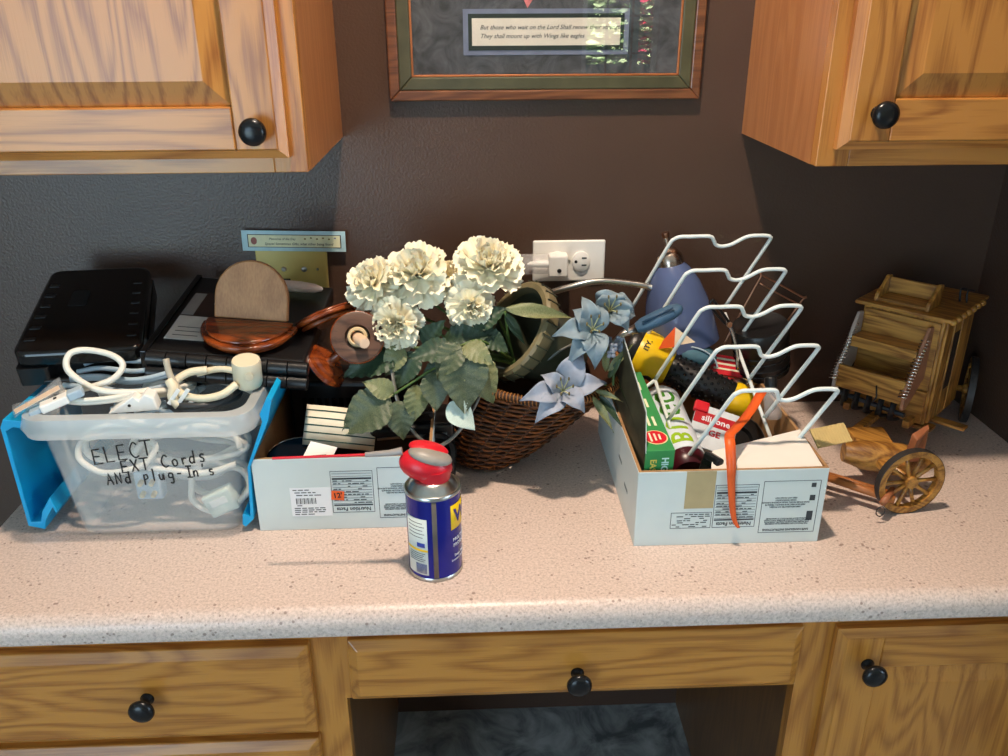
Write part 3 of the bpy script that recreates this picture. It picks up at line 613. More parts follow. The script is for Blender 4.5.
# handwritten note on the sloping front
GL = {'E': [[(.6, 1), (.05, .95), (0, 0), (.62, .05)], [(0, .5), (.5, .52)]], 'L': [[(0, 1), (.02, 0), (.6, .05)]], 'C': [[(.6, .85), (.35, 1), (.05, .6), (.05, .25), (.3, 0), (.6, .12)]], 'T': [[(-.1, .95), (.75, 1.02)], [(.32, 1), (.28, 0)]],
      '.': [[(.1, .02), (.14, .02)]], 'X': [[(0, 1), (.6, 0)], [(.6, 1), (0, 0)]], 'o': [[(.3, .55), (.05, .35), (.15, .02), (.45, .05), (.5, .4), (.3, .55)]], 'r': [[(.05, .55), (.08, 0)], [(.08, .35), (.25, .55), (.45, .5)]],
      'd': [[(.45, .5), (.15, .5), (.02, .2), (.2, 0), (.45, .15)], [(.48, 1.05), (.45, 0)]], 'S': [[(.5, .6), (.25, .65), (.1, .45), (.4, .28), (.35, .02), (.02, .05)]], 'A': [[(0, 0), (.3, 1), (.6, 0)], [(.1, .38), (.5, .4)]],
      'N': [[(0, 0), (.04, 1), (.5, .05), (.55, 1)]], 'D': [[(0, 0), (.05, 1), (.5, .7), (.5, .25), (0, 0)]], 'P': [[(.05, -.3), (.1, .6)], [(.1, .55), (.4, .6), (.45, .3), (.1, .15)]], 'l': [[(.15, 1.05), (.12, 0)]],
      'u': [[(.02, .5), (.05, .08), (.3, .05), (.42, .5), (.45, 0)]], 'g': [[(.45, .5), (.1, .5), (.05, .15), (.4, .15)], [(.45, .5), (.42, -.3), (.1, -.35)]], '-': [[(0, .4), (.4, .42)]], 'I': [[(.3, 1), (.3, 0)], [(.05, 1), (.6, 1)], [(.05, 0), (.6, 0)]],
      'n': [[(.03, .5), (.05, 0)], [(.05, .3), (.25, .52), (.4, .4), (.42, 0)]], "'": [[(.15, 1.05), (.1, .8)]], 's': [[(.4, .5), (.1, .5), (.1, .3), (.38, .22), (.3, 0), (.02, .02)]], ' ': []}
def fy(z): return -.3668-.0172*(z-.004)/.161-.0022
hw = MB()
for word, x, z, s, adv, rise in (('ELECT.', -.487, .1155, .023, .0160, .0030), ('EXT CordS', -.455, .1015, .0185, .0130, .0018), ("ANd Plug-In's", -.478, .083, .0175, .0118, .0010)):
    for ch in word:
        for st in GL[ch if ch in GL else ch.lower()]:
            pts = [(x+px*s*.72, z+pz*s) for px, pz in st]
            P3 = spline([(a, fy(b), b) for a, b in pts], 4) if len(pts) > 2 and ch in 'Coudgs SDPCns' else [(a, fy(b), b) for a, b in pts]
            hw.tube([Vector(p)-bx for p in P3], .0010, 5)
        x += adv*(.75 if ch in "lI'.r" else 1); z += rise
hw.build('handwritten_note', INK, t, label='black marker handwriting')

CORDW = mat('white_cord_vinyl', (226, 222, 210), .4, var=.05); CORDB = mat('pale_blue_grey_cord', (168, 186, 198), .4, var=.05)
def cord(label, pts, r, m, k=7, cat='cord', group=None, twin=0):
    if group: pts = [(x, y, max(.192, z-.013)) for x, y, z in pts]
    o = MB().tube(spline(pts, k), r, 8)
    if twin:
        o.tube([Vector(p)+Vector((0, -.0005, twin)) for p in spline(pts, k)], r, 8)
    o = o.build('extension_cord', m, None, 2)
    return tag(o, label, cat, group)
def coil(cx, cy, cz, rx, rz, turns, seed, tilt=.2):
    r = random.Random(seed); P = []
    for i in range(turns*10):
        a = 2*PI*i/10; k = 1+r.uniform(-.12, .12)
        P.append((cx+rx*k*math.cos(a), cy+.018*math.sin(a*.37+seed)+tilt*.05*math.sin(a), cz+rz*k*math.sin(a)+.004*r.uniform(-1, 1)))
    return P
cord('white extension cord coiled at the left inside the clear bin', coil(-.475, -.335, .118, .048, .024, 3, 1), .0042, CORDW, 5)
cord('white extension cord in long flat loops across the middle of the clear bin', coil(-.385, -.322, .110, .070, .026, 3, 5), .0042, CORDW, 5)
cord('white cord circling the square adapter low in the clear bin', coil(-.352, -.318, .052, .042, .030, 2, 9), .0045, CORDW, 5)
cord('dim white cord at the bottom of the clear bin', coil(-.42, -.22, .045, .08, .030, 4, 12), .0045, CORDW, 5)
cord('heavy white cord piled at the back of the clear bin', coil(-.40, -.19, .115, .09, .04, 4, 15), .0055, CORDW, 5)
t = thing('power_adapter', 'pale square power adapter leaning at the lower right inside the clear bin', 'adapter', M=T(-.345, -.345, .030) @ rot('Y', -24))
MB().box((-.021, -.008, -.012), (.021, .012, .022)).build('adapter_body', mat('mint_white_plastic', (206, 218, 206), .4), t, bevel=.003)
MB().box((-.012, -.009, .004), (.012, -.008, .014)).build('rating_label', WHITE, t)
t = thing('outlet_plug', 'translucent block of four plug prongs inside the clear bin', 'plug', M=T(-.448, -.335, .052))
MB().box((-.018, .004, -.022), (.018, .026, .022)).build('plug_body', CORDB, t, bevel=.004)
for a in (-.0075, .0075):
    for b in (-.010, .008): MB().lathe([(.0035, 0), (.0035, .009), (.002, .011)], 12, axis((a, .004, b), (.1, -1, 0))).build('prong', mat('brass_prong', (226, 206, 160), .3, metal=.3), t, True)
# things spilling over the top of the bin
G = 'cords spilling over the bin'
cord('thick white cord looping highest over the left of the bin', [(-.395, -.325, .206), (-.43, -.342, .211), (-.48, -.345, .217), (-.520, -.328, .236), (-.523, -.313, .253), (-.505, -.304, .256), (-.472, -.308, .250), (-.456, -.316, .238), (-.468, -.330, .224), (-.505, -.336, .214), (-.535, -.33, .205)], .0042, CORDW, group=G)
cord('grey white cord lying flat behind the front rim of the bin', [(-.50+.06*math.cos(a)+.06, -.29+.045*math.sin(a), .186+.004*math.sin(a*1.7)) for a in [k*.62 for k in range(22)]], .0042, CORDW)
cord('dark grey cord coiled at the right end of the bin', [(-.36+.045*math.cos(a), -.305+.05*math.sin(a), .178+.005*math.sin(a*1.3)) for a in [k*.62 for k in range(22)]], .0045, mat('dark_grey_cord', (58, 60, 62), .4))
cord('thin grey cord tangled in the middle of the bin', [(-.42+.05*math.cos(a), -.31+.035*math.sin(1.3*a), .172+.006*math.sin(a*2.1)) for a in [k*.6 for k in range(26)]], .003, CORDB)
for k, (dz, lab) in enumerate(((0, 'pale blue cord running flat to the black case, lowest of the strands'), (.008, 'pale blue cord running flat to the black case, second strand up'), (.017, 'pale blue cord running flat to the black case, third strand up'), (.025, 'pale blue cord running flat to the black case, topmost strand'))):
    cord(lab, [(-.545+.006*k, -.30+.01*k, .200+dz*.9), (-.50, -.31+.014*k, .204+dz), (-.45, -.325+.016*k, .203+dz), (-.405, -.32+.016*k, .210+dz), (-.37, -.29+.016*k, .222+dz*.6)], .0036, CORDB, group=G, twin=.0035 if k == 1 else 0)
cord('white cord lying along the front rim of the bin', [(-.535, -.345, .196), (-.50, -.358, .193), (-.46, -.352, .198), (-.42, -.335, .208)], .0034, CORDW, group=G, twin=.004)
t = thing('usb_plug', 'white plug with square contacts lying on the left rim of the bin', 'plug', M=T(-.533, -.372, .194) @ rot('Z', 22) @ rot('Y', -16))
MB().box((-.008, -.009, -.004), (.026, .009, .007)).build('plug_body', WHITE, t, bevel=.002)
MB().box((-.022, -.006, -.002), (-.008, .006, .004)).build('contact_shell', CORDB, t, bevel=.001)
MB().box((.026, -.008, -.003), (.045, .008, .008)).build('grey_clip', CORDB, t, bevel=.002)
MB().box((.010, -.003, .0068), (.014, .002, .0075)).build('hole', INK, t)
t = thing('plastic_bag', 'small clear zip bag sticking out at the left corner of the bin', 'bag', M=T(-.553, -.352, .196) @ rot('Z', 28) @ rot('Y', -20))
MB().grid(lambda u, v: (-.032+.064*u, -.02+.045*v, .004*math.sin(5*u+3*v)), 8, 6).build('film', see_through('bag_film', (200, 205, 208), .25, .15), t, 2, solid=.0004)
MB().box((-.03, -.018, .004), (.028, -.005, .0055), rot('Z', 4)).build('paper_insert', mat('beige_paper', (214, 190, 166), .7), t)
t = thing('outlet_splitter', 'white triple outlet splitter lying behind the front rim of the bin', 'splitter', M=T(-.432, -.352, .186) @ rot('Z', 8))
MB().prism([(-.034, -.006), (.0, .016), (.006, .010), (.014, .018), (.024, .012), (.028, -.006)], -.012, .012, frame((0, 0, 0), (1, 0, 0), (0, 0, 1))).build('splitter_body', WHITE, t, bevel=.002)
MB().lathe([(.002, 0), (.002, .0006)], 10, frame((-.006, -.0122, .004), (1, 0, 0), (0, 0, 1))).build('socket_hole', INK, t)
for k, lab in enumerate(('white twist tie standing by the cream cord knot, left one', 'white twist tie standing by the cream cord knot, right one')):
    tag(MB().box((-.0025, -.001, 0), (.0025, .001, .026), T(-.392+k*.012, -.352, .185) @ rot('Y', 38)).build('twist_tie', WHITE, None, bevel=.0005), lab, 'twist tie')
t = thing('cream_extension_cord', 'cream extension cord with round plug hub looped over the right of the bin', 'cord', M=T(-.32, -.325, .19))
b0 = Vector((-.32, -.325, .203))
def loc(P): return [Vector(p)-b0 for p in P]
MB().lathe([(.0172, 0), (.0186, .004), (.0186, .034), (.0176, .037), (.001, .0375)], 32, axis((.022, .01, .005), (.06, -.15, 1))).build('plug_hub', CREAM, t, True)
MB().lathe([(.0055, 0), (.0055, .004), (.003, .0045)], 16, axis((.030, -.010, .024), (.2, -1, .2))).build('outlet_face', mat('cream_dark', (190, 182, 158), .4), t, True)
MB().tube(spline(loc([(-.308, -.334, .216), (-.325, -.346, .207), (-.352, -.35, .204), (-.378, -.343, .209), (-.387, -.33, .219), (-.372, -.318, .227), (-.35, -.312, .228)]), 7), .0052, 10).build('cord', CREAM, t, 2)
MB().tube(spline(loc([(-.305, -.31, .222), (-.335, -.305, .226), (-.365, -.31, .222)]), 7), .0045, 10).build('cord', CREAM, t, 2)
MB().tube(spline(loc([(-.392, -.336, .224), (-.386, -.342, .216), (-.388, -.346, .205), (-.38, -.35, .194)]), 6), .0065, 10).build('knot', CREAM, t, 2)
MB().tube(spline(loc([(-.396, -.325, .25), (-.392, -.332, .232), (-.384, -.338, .218), (-.371, -.345, .2)]), 6), .0042, 10).build('cord', mat('greyed_cream', (176, 168, 150), .5), t, 2)
# ------------------------------------------------------------------ black cases lying over the bin
M1 = frame((-.5225, -.287, .205), (1, .10, .0), (-.1, 1, .20))
t = thing('tool_case', 'black plastic tool case lying on the bin at the far left', 'case', M=M1)
w0, w1, dp = .0825, .072, .238
top = [(-w0, 0), (w0, 0), (.047, dp), (-.098, dp)]
def rpoly(P, r, n=5):
    out = []
    m = len(P)
    for i in range(m):
        p = Vector(P[i]).to_3d(); a = (Vector(P[i-1]).to_3d()-p).normalized(); b = (Vector(P[(i+1) % m]).to_3d()-p).normalized()
        for k in range(n+1):
            u = k/n; q = p+a*r*(1-u)**2+b*r*u**2; out.append((q.x, q.y))
    return out
MB().prism(rpoly(top, .02), .010, .034, None).build('lid', BLACK_G, t, True, bevel=.006, seg=3)
MB().prism(rpoly([(-w0, -.002), (-w0+.04, -.002), (-w0+.045, .02), (w0-.02, .02), (w0-.01, .01), (w0, .01), (.047, dp), (-.098, dp)], .006), -.016, .010, None).build('tray', BLACK, t, True, bevel=.003)
MB().prism(rpoly([(-w0+.03, -.004), (w0-.004, -.004), (w0-.008, .012), (-w0+.034, .012)], .004), -.018, -.008, None).build('handle', BLACK, t, True, bevel=.003)
MB().prism(rpoly([(-.044, .12), (-.018, .12), (-.022, .165), (-.046, .165)], .006), .0335, .0352, None).build('thumb_recess', mat('matte_black', (6, 6, 6), .8), t)
for k in range(6): MB().box((-w0+.008-.002*k, .03+k*.03, .034), (-w0+.022-.002*k, .038+k*.03, .0347)).build('rib', BLACK, t, bevel=.0008)
for k in range(6): MB().box((w0-.026-.0045*k, .03+k*.03, .034), (w0-.014-.0045*k, .034+k*.03, .0347)).build('rib', BLACK, t, bevel=.0008)

M2 = frame((-.335, -.305, .196), (1, -.02, -.095), (-.04, 1, .13))
t = thing('socket_set_case', 'flat black hinged case with product labels under the wooden sconce', 'case', M=M2)
MB().box((-.105, .022, 0), (.105, .262, .026)).build('lid', BLACK, t, bevel=.004, seg=3)
for r_, (yy, zz) in enumerate(((.012, .020), (.006, .002))):
    for k in range(8):
        MB().lathe([(.0085, 0), (.0098, .001), (.0098, .0255), (.0085, .0265)], 16, axis((-.10+k*.0265, yy, zz), (1, 0, 0))).build('hinge_barrel', BLACK, t, True)
MB().box((-.108, .010, .0), (-.1, .26, .03)).build('edge_strip', BLACK_G, t, bevel=.001)
lb = MB().box((-.092, .080, .026), (-.012, .205, .0266)).build('product_label', mat('dark_product_photo', (58, 42, 36), .3, var=.5, scale=25), t)
GRL = mat('grey_label_print', (150, 150, 148), .4, var=.1)
MB().box((-.092, .055, .0266), (-.038, .125, .0272)).build('white_sticker', mat('glossy_white_sticker', (214, 212, 206), .25, var=.06), lb)
MB().box((-.056, .168, .0266), (-.012, .198, .0272)).build('barcode_sticker', GRL, lb)
for k in range(10): MB().box((-.052+k*.0025, .172, .0272), (-.051+k*.0025, .19, .0275)).build('barcode_bar', INK, lb)
MB().box((-.092, .13, .0266), (-.075, .20, .0271)).build('grey_panel', GRL, lb)
MB().box((-.032, .09, .0266), (-.008, .118, .0272)).build('blue_sticker', mat('royal_blue_print', (20, 60, 160), .4), lb)
for k in range(3): MB().box((-.084, .066+k*.012, .0272), (-.05, .0675+k*.012, .0274)).build('small_print', PRINT, lb)

# ------------------------------------------------------------------ wooden sconces
def half(w, d, n=20, e=1.0):
    return [(w*math.cos(PI+PI*k/n), d*math.sin(PI+PI*k/n)) for k in range(n+1)]
def sconce(label, M, back=True, sc=1.0):
    t = thing('wall_sconce_shelf', label, 'sconce', M=M, group='wooden wall sconces')
    for w, d, z0, z1 in ((.058, .068, 0, .008), (.066, .078, .008, .016), (.060, .070, .016, .021)):
        MB().prism([(x*sc, y*sc) for x, y in half(w, d)], z0*sc, z1*sc).build('shelf_tier', CHERRY, t, True, bevel=.0025*sc, seg=3)
    if back:
        P = [(-.051, 0), (.051, 0)]+[(.051*math.cos(a)*(1 if abs(math.sin(a)) > .0 else 1), .030+.052*math.sin(a)) for a in [PI*k/24 for k in range(25)]]
        MB().prism([(x*sc, y*sc) for x, y in P], -.012*sc, 0, frame((0, .0, .021*sc), (1, 0, 0), (0, .35, 1))).build('arched_back', MAPLE, t, True, bevel=.002)
    return t
sconce('wooden sconce with tall arched back standing on the black case', T(-.312, -.218, .2305) @ rot('Z', -4) @ rot('X', 5) @ rot('Y', 4))
sconce('half round wooden shelf piece tipped up behind the arched sconce', T(-.205, -.165, .222) @ rot('Z', -20) @ rot('Y', -30) @ rot('X', -14), False, .85)
t = thing('candlestick', 'dark wooden candle cup with pale peg lying against the white carnations', 'candlestick', M=T(-.206, -.235, .192))
MB().lathe([(.001, 0), (.034, 0), (.0365, .003), (.034, .007), (.027, .009), (.025, .013), (.010, .015), (.007, .02), (.006, .05)], 40, axis((-.008, .004, -.010), (.74, -.10, .62))).build('turned_base', CHERRY, t, True)
CU = axis((.046, -.012, .040), (.12, -.86, .5))
MB().tube([(.02, 0, .018), (.046, -.01, .038)], .007, 12).build('stem', CHERRY, t)
MB().lathe([(.010, -.022), (.022, -.018), (.033, -.008), (.0365, .002), (.0355, .006), (.034, .0065), (.0175, .004), (.0165, -.004), (.001, -.005)], 44, CU).build('cup', WALNUT, t, True)
MB().lathe([(.034, .0055), (.0372, .003), (.0378, -.001), (.0365, -.004)], 44, CU, cap=False).build('cup_rim', CHERRY, t, True)
MB().lathe([(.0135, -.005), (.0135, .008), (.0120, .0095), (.0095, .009), (.009, .0)], 28, CU, cap=False).build('cream_ring', mat('candle_wax_ring', (206, 180, 136), .5), t, True)
MB().lathe([(.0085, 0), (.0082, .026), (.0074, .034), (.0068, .036), (.001, .0365)], 24, CU @ axis((0, 0, -.004), (.28, -.42, 1))).build('peg', mat('bare_peg', (222, 190, 160), .6), t, True)
tag(MB().lathe([(.009, 0), (.009, .06), (.007, .085), (.0035, .095), (.001, .097)], 20, axis((-.325, -.085, .262), (1, -.12, -.07))).build('taper_candle', mat('white_wax', (226, 216, 212), .4, sss=.1), None, True), 'white taper candle lying behind the arched sconce', 'candle')

# ------------------------------------------------------------------ contents of the middle carton
t = thing('ribbon_spool', 'cream ribbon spool with thin dark green stripes in the carton', 'ribbon', M=frame((-.240, -.298, .094), (1, .04, -.16), (0, .55, 1)))
RIB = mat('cream_ribbon', (232, 218, 190), .6, var=.04); GST = mat('dark_green_stripe', (24, 62, 50), .6)
def rb(u, v, o=0): return (u*.098, .056*v-.012*math.sin(PI*u*.9)*0, .012*math.sin(PI*min(1, u*1.1))+o-.010*(u > .6)*(u-.6)/.4)
MB().grid(lambda u, v: rb(u, v), 16, 2).build('ribbon', RIB, t, 2, solid=.003)
for k in range(5):
    v0 = .12+k*.185
    MB().grid(lambda u, v: rb(u, v0+v*.03, .0018), 16, 1).build('stripe', GST, t, 2, solid=.0006)
MB().lathe([(.022, 0), (.022, .05)], 24, axis((.05, .003, -.020), (0, 1, 0))).build('spool_core', CARD_B, t, True)
t = thing('paper_tag', 'folded white paper tag below the striped ribbon', 'tag', M=T(-.212, -.345, .104) @ rot('Z', 14) @ rot('X', 40) @ rot('Y', 10))
MB().raw([(-.022, -.008, 0), (.016, -.014, 0), (.028, .006, .003), (-.006, .018, .002)], [(0, 1, 2, 3)]).build('sheet', WHITE, t, solid=.0006)
MB().box((-.008, -.004, .001), (.012, -.0025, .002)).build('print_line', PRINT, t)
t = thing('camera', 'black camera with round lens beside the wicker basket', 'camera', M=T(-.095, -.235, .012) @ rot('Z', 8))
MB().box((-.062, -.035, 0), (.062, .035, .092)).build('camera_body', BLACK, t, bevel=.006, seg=3)
MB().box((-.03, -.03, .092), (.032, .03, .112)).build('viewfinder_hump', BLACK_G, t, bevel=.004)
L_ = MB().lathe([(.030, 0), (.030, .022), (.027, .026), (.021, .024), (.018, .016), (.001, .014)], 36, axis((.030, -.034, .046), (.1, -1, .5))).build('lens_barrel', BLACK, t, True)
MB().lathe([(.017, 0), (.012, .003), (.001, .005)], 28, axis((.0325, -.050, .055), (.1, -1, .5))).build('lens_glass', BLACK_G, L_, True)
MB().box((-.05, -.037, .075), (.05, -.035, .078)).build('trim_line', STEEL, t)
t = thing('round_tin_lid', 'glossy black round lid at the front left of the middle carton', 'lid', M=T(-.243, -.318, .078) @ rot('X', 8))
MB().lathe([(.001, 0), (.040, 0), (.043, .002), (.043, .010), (.040, .012), (.036, .0105), (.001, .0095)], 40).build('lid_shell', BLACK_G, t, True)
MB().lathe([(.0425, .0095), (.0437, .0105), (.0425, .0115)], 40, cap=False).build('lid_edge', CHROME, t, True)
t = thing('radio', 'black portable radio standing at the back of the middle carton', 'radio', M=T(-.18, -.155, .006) @ rot('Z', -3))
MB().box((-.095, -.04, 0), (.09, .035, .135)).build('radio_body', BLACK, t, bevel=.006)
for k in range(7): MB().box((-.075+k*.011, -.042, .04), (-.069+k*.011, -.04, .11)).build('grille_slat', BLACK_G, t)
MB().lathe([(.010, 0), (.010, .008), (.008, .010)], 20, axis((.05, -.04, .09), (0, -1, 0))).build('dial', BLACK_G, t, True)
MB().box((.02, -.0415, .03), (.075, -.04, .05)).build('panel_strip', PRINT, t)

# ------------------------------------------------------------------ grey cable loop
P = [(-.120, -.225, .215), (-.110, -.272, .160), (-.098, -.282, .122), (-.078, -.285, .092), (-.056, -.285, .078), (-.026, -.283, .098), (-.001, -.278, .136), (.017, -.262, .170), (.03, -.235, .178), (.062, -.225, .168), (.1, -.225, .18), (.125, -.22, .196), (.15, -.2, .2)]
tag(MB().tube(spline(P, 8), .0033, 8, sq=.6).build('grey_cable', mat('grey_cable_sheath', (140, 142, 136), .3, metal=.4), None, 2), 'stiff grey cable bent in a loop in front of the wicker basket', 'cable')

# ------------------------------------------------------------------ lamp with blue shade and gooseneck
SHB_ = mat('blue_enamel_shade', (82, 96, 134), .22, var=.05)
LM = frame((.312, -.085, .285), (1, 0, -.0), (0, 1, 0))
t = thing('desk_lamp', 'gooseneck desk lamp with slate blue bell shade behind the carton', 'lamp', M=Matrix.Identity(4))
A = axis((.309, -.078, .286), (.22, -.06, -1))
MB().lathe([(.018, 0), (.028, .012), (.040, .035), (.049, .065), (.055, .10), (.0585, .135), (.0570, .135), (.053, .10), (.047, .065), (.038, .036)], 44, A, cap=False).build('shade', SHB_, t, True)
MB().lathe([(.0045, -.042), (.0045, -.022), (.012, -.020), (.0195, -.010), (.0215, .002), (.0215, .006), (.017, .006)], 36, A).build('metal_cap', mat('nickel_cap', (188, 168, 152), .25, metal=1), t, True)
MB().lathe([(.006, -.046), (.006, -.040), (.003, -.036)], 16, A).build('finial', COPPER, t, True)
MB().ball((.312, -.0985, .284), (.0022, .0012, .0022), 10, 6).build('vent_hole', INK, t)
G_ = spline([(.292, -.088, .242), (.262, -.09, .252), (.2, -.09, .259), (.152, -.09, .25), (.115, -.08, .232), (.095, -.065, .19), (.09, -.06, .1), (.09, -.055, .02)], 22)
MB().tube(G_, [.0046+.0006*(i % 2) for i in range(len(G_))], 12).build('gooseneck', STEEL, t, True)
MB().lathe([(.001, 0), (.055, 0), (.058, .004), (.05, .014), (.012, .02), (.008, .03), (.001, .031)], 36, T(.09, -.063, 0)).build('lamp_base', SHB_, t, True)
MB().tube([(.285, -.087, .244), (.30, -.085, .238)], .007, 12).build('swivel', STEEL, t, True)
# ------------------------------------------------------------------ wicker basket, oblique bowl leaning out to the right
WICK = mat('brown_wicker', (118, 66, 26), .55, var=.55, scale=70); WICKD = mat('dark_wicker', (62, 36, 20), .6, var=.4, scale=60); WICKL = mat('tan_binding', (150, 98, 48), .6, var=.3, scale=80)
t = thing('wicker_basket', 'dark woven wicker basket leaning to the right under the blue lilies', 'basket', M=Matrix.Identity(4))
def bk(s, a):
    # s 0..1 from small foot ring to wide rim ring; a angle
    e = s**.85
    c = Vector((.012, -.185, .012)).lerp(Vector((.098, -.186, .160)), e)
    rx = .048+(.122-.048)*(s**.6); ry = .048+(.108-.048)*(s**.6)
    n = Vector((.10, 0, 1)).lerp(Vector((.06, -.12, 1)), s).normalized()
    ux = Vector((1, 0, -n.x/n.z)).normalized(); uy = n.cross(ux)
    return c+ux*rx*math.cos(a)+uy*ry*math.sin(a)
NR = 34; NS = 26
wv = MB(); wd = MB()
for j in range(NR):
    s = j/(NR-1); P = []
    for i in range(NS*4):
        a = 2*PI*i/(NS*4); p = bk(s, a); c = bk(s, 0).lerp(bk(s, PI), .5)
        o = (p-c).normalized(); ph = (i % 8)/8*2*PI+(PI if j % 2 else 0)
        P.append(p+o*.0022*math.sin(ph)+Vector((0, 0, .0008*math.sin(i*1.7+j*2.3))))
    (wv if (j*7) % 5 < 3 else wd).tube(P, .0020, 5, closed=True)
MB().grid(lambda u, v: bk(.01+.98*v, 2*PI*u).lerp(bk(v, 0).lerp(bk(v, PI), .5), .045), 48, 10).build('added_light_block', WICKD, t, 2)  # added dark shell that stops light leaking through the weave
wv.build('weave', WICK, t, 2, kind='stuff'); wd.build('dark_weave', WICKD, t, 2, kind='stuff')
for i in range(NS):
    a = 2*PI*i/NS; MB().tube([bk(s/8, a) for s in range(9)], .0021, 6).build('stake', WICKD, t, 2)
MB().tube([bk(1.02, 2*PI*i/64) for i in range(64)], .0052, 8, closed=True).build('rim_hoop', WICKD, t, 2)
bd = MB()
for i in range(150):
    a = 2*PI*i/150; p = bk(1.02, a); q = bk(1.02, a+.05); d = (q-p).normalized(); n1 = d.orthogonal().normalized(); n2 = d.cross(n1)
    bd.tube([p+d*.003*(k/8-.5)+.0062*(math.cos(2*PI*k/8)*n1+math.sin(2*PI*k/8)*n2) for k in range(8)], .0011, 4, closed=True)
bd.build('rim_binding', WICKL, t, 2, kind='stuff')
MB().raw([bk(0, 2*PI*i/32)-Vector((0, 0, .004)) for i in range(32)]+[bk(0, 2*PI*i/32)+Vector((0, 0, .002)) for i in range(32)],
   [tuple(range(31, -1, -1)), tuple(range(32, 64))]+[(i, (i+1) % 32, 32+(i+1) % 32, 32+i) for i in range(32)]).build('base_disc', WICKD, t)

# ------------------------------------------------------------------ green pot lying in the basket
POT = mat('green_glazed_pot', (72, 74, 58), .32, var=.35, scale=25); POTR = mat('pot_rim_glaze', (122, 112, 82), .4, var=.25, scale=30)
PA = axis((.066, -.18, .212), (-.74, -.32, .55))
t = thing('flower_pot', 'olive green glazed pot tipped over with a banded rim', 'pot', M=PA)
MB().lathe([(.001, -.105), (.045, -.105), (.049, -.10), (.054, -.07), (.061, -.03), (.066, 0), (.062, 0), (.057, -.03), (.05, -.07), (.045, -.095), (.001, -.097)], 48, cap=False).build('pot_body', POT, t, True)
MB().lathe([(.064, -.014), (.074, -.012), (.077, -.004), (.077, .008), (.073, .012), (.0655, .012), (.062, .006), (.062, -.01)], 56, cap=False).build('rim', POTR, t, True)
for k in range(26):
    a = 2*PI*k/26; MB().box((-.0012, -.0008, -.012), (.0012, .0008, .0105), Matrix.Rotation(a, 4, 'Z') @ T(.0772, 0, .001)).build('rim_notch', POT, t)

# ------------------------------------------------------------------ white carnations
PET = mat('cream_silk_petal', (247, 240, 214), .6, var=.05, scale=30, sss=.1); PET2 = mat('ivory_silk_petal', (232, 218, 180), .6, var=.06, scale=30, sss=.1)
def leafmat(name, a, b): return marble(name, a, b, 60, .5, 1)
LEAF_G = leafmat('dusty_green_leaf', (54, 68, 50), (104, 112, 80)); LEAF_D = leafmat('dark_green_leaf', (30, 52, 38), (64, 86, 60)); LEAF_L = leafmat('light_olive_leaf', (92, 100, 60), (140, 142, 100))
STEM = mat('green_stem', (86, 110, 52), .5)
def petal_mesh(seed):
    r = random.Random(seed); ph = r.uniform(0, 6); m = MB()
    def fn(u, v):
        x = (u-.5); w = (.25+.95*v**.8)*1.0
        rf = .13*v*v*math.sin(x*15+ph)+.045*v*v*math.sin(x*33+ph*2)
        return (x*w, v+.03*v*math.cos(x*36+ph)-x*x*.7*v, .22*v*v+rf-.3*x*x*v)
    m.grid(fn, 14, 6)
    me = bpy.data.meshes.new('petal'); me.from_pydata(m.v, [], m.f); me.update()
    return me
PM = [petal_mesh(k) for k in range(5)]
for me in PM: me.materials.append(PET)
PM2 = []
for me in PM:
    c = me.copy(); c.materials.clear(); c.materials.append(PET2); PM2.append(c)
for me in PM+PM2:
    for p in me.polygons: p.use_smooth = True
def carnation(label, c, R, face, meshes, root, n=30, squash=1.0):
    r = random.Random(label); t = thing('artificial_carnation', label, 'flower', M=axis(c, face), group='white silk carnations')
    for k in range(n):
        f = k/(n-1); el = math.radians(88-118*f**.9)+r.uniform(-.12, .12); az = k*2.399+r.uniform(-.2, .2)
        ln = R*(.72+.34*f)*r.uniform(.9, 1.08); wd_ = R*(.55+.35*f)*r.uniform(.85, 1.15)
        o = bpy.data.objects.new('petal', meshes[k % len(meshes)]); COL.objects.link(o); o.parent = t
        d = Vector((math.cos(az)*math.cos(el), math.sin(az)*math.cos(el), math.sin(el)*squash))
        zup = Vector((0, 0, 1)) if abs(d.z) < .95 else Vector((math.cos(az+2), math.sin(az+2), 0))
        x = d.cross(zup).normalized(); Mx = frame((0, 0, -R*.12), x, d)
        o.matrix_local = Mx @ rot('Y', r.uniform(-25, 25)) @ Matrix.Diagonal((wd_, ln, R*.55, 1))
    Mi = axis(c, face).inverted(); rp_ = Mi @ Vector(root)
    MB().lathe([(.002, -.02), (.006, -.016), (.008, -.004), (.004, 0)], 12, T(0, 0, -R*.3)).build('calyx', LEAF_D, t, True)
    MB().tube(spline([(0, 0, -R*.3), (0, 0, -R*.3-.03), rp_*.6+Vector((0, 0, -.01)), rp_], 6), .0022, 6).build('stem', STEM, t, 2)
RT = (.062, -.20, .165)
carnation('smallish white carnation at the far left of the bunch', (-.140, -.205, .298), .042, (-.35, -.55, .75), PM, RT)
carnation('large white carnation at the top middle left of the bunch', (-.078, -.20, .310), .050, (-.05, -.5, .85), PM, RT, 36)
carnation('large white carnation highest at the right of the bunch', (.022, -.195, .318), .052, (.1, -.45, .9), PM, RT, 36)
carnation('drooping white carnation hanging lowest at the left beside the candle cup', (-.108, -.235, .246), .040, (-.1, -.8, .1), PM, RT, 28, 1.0)
carnation('pale carnation facing down below the highest one', (-.002, -.225, .266), .038, (.15, -.85, .1), PM, RT, 24)
carnation('ivory yellowish carnation tucked between the two largest ones', (-.028, -.185, .298), .030, (0, -.5, .7), PM2, RT, 24)

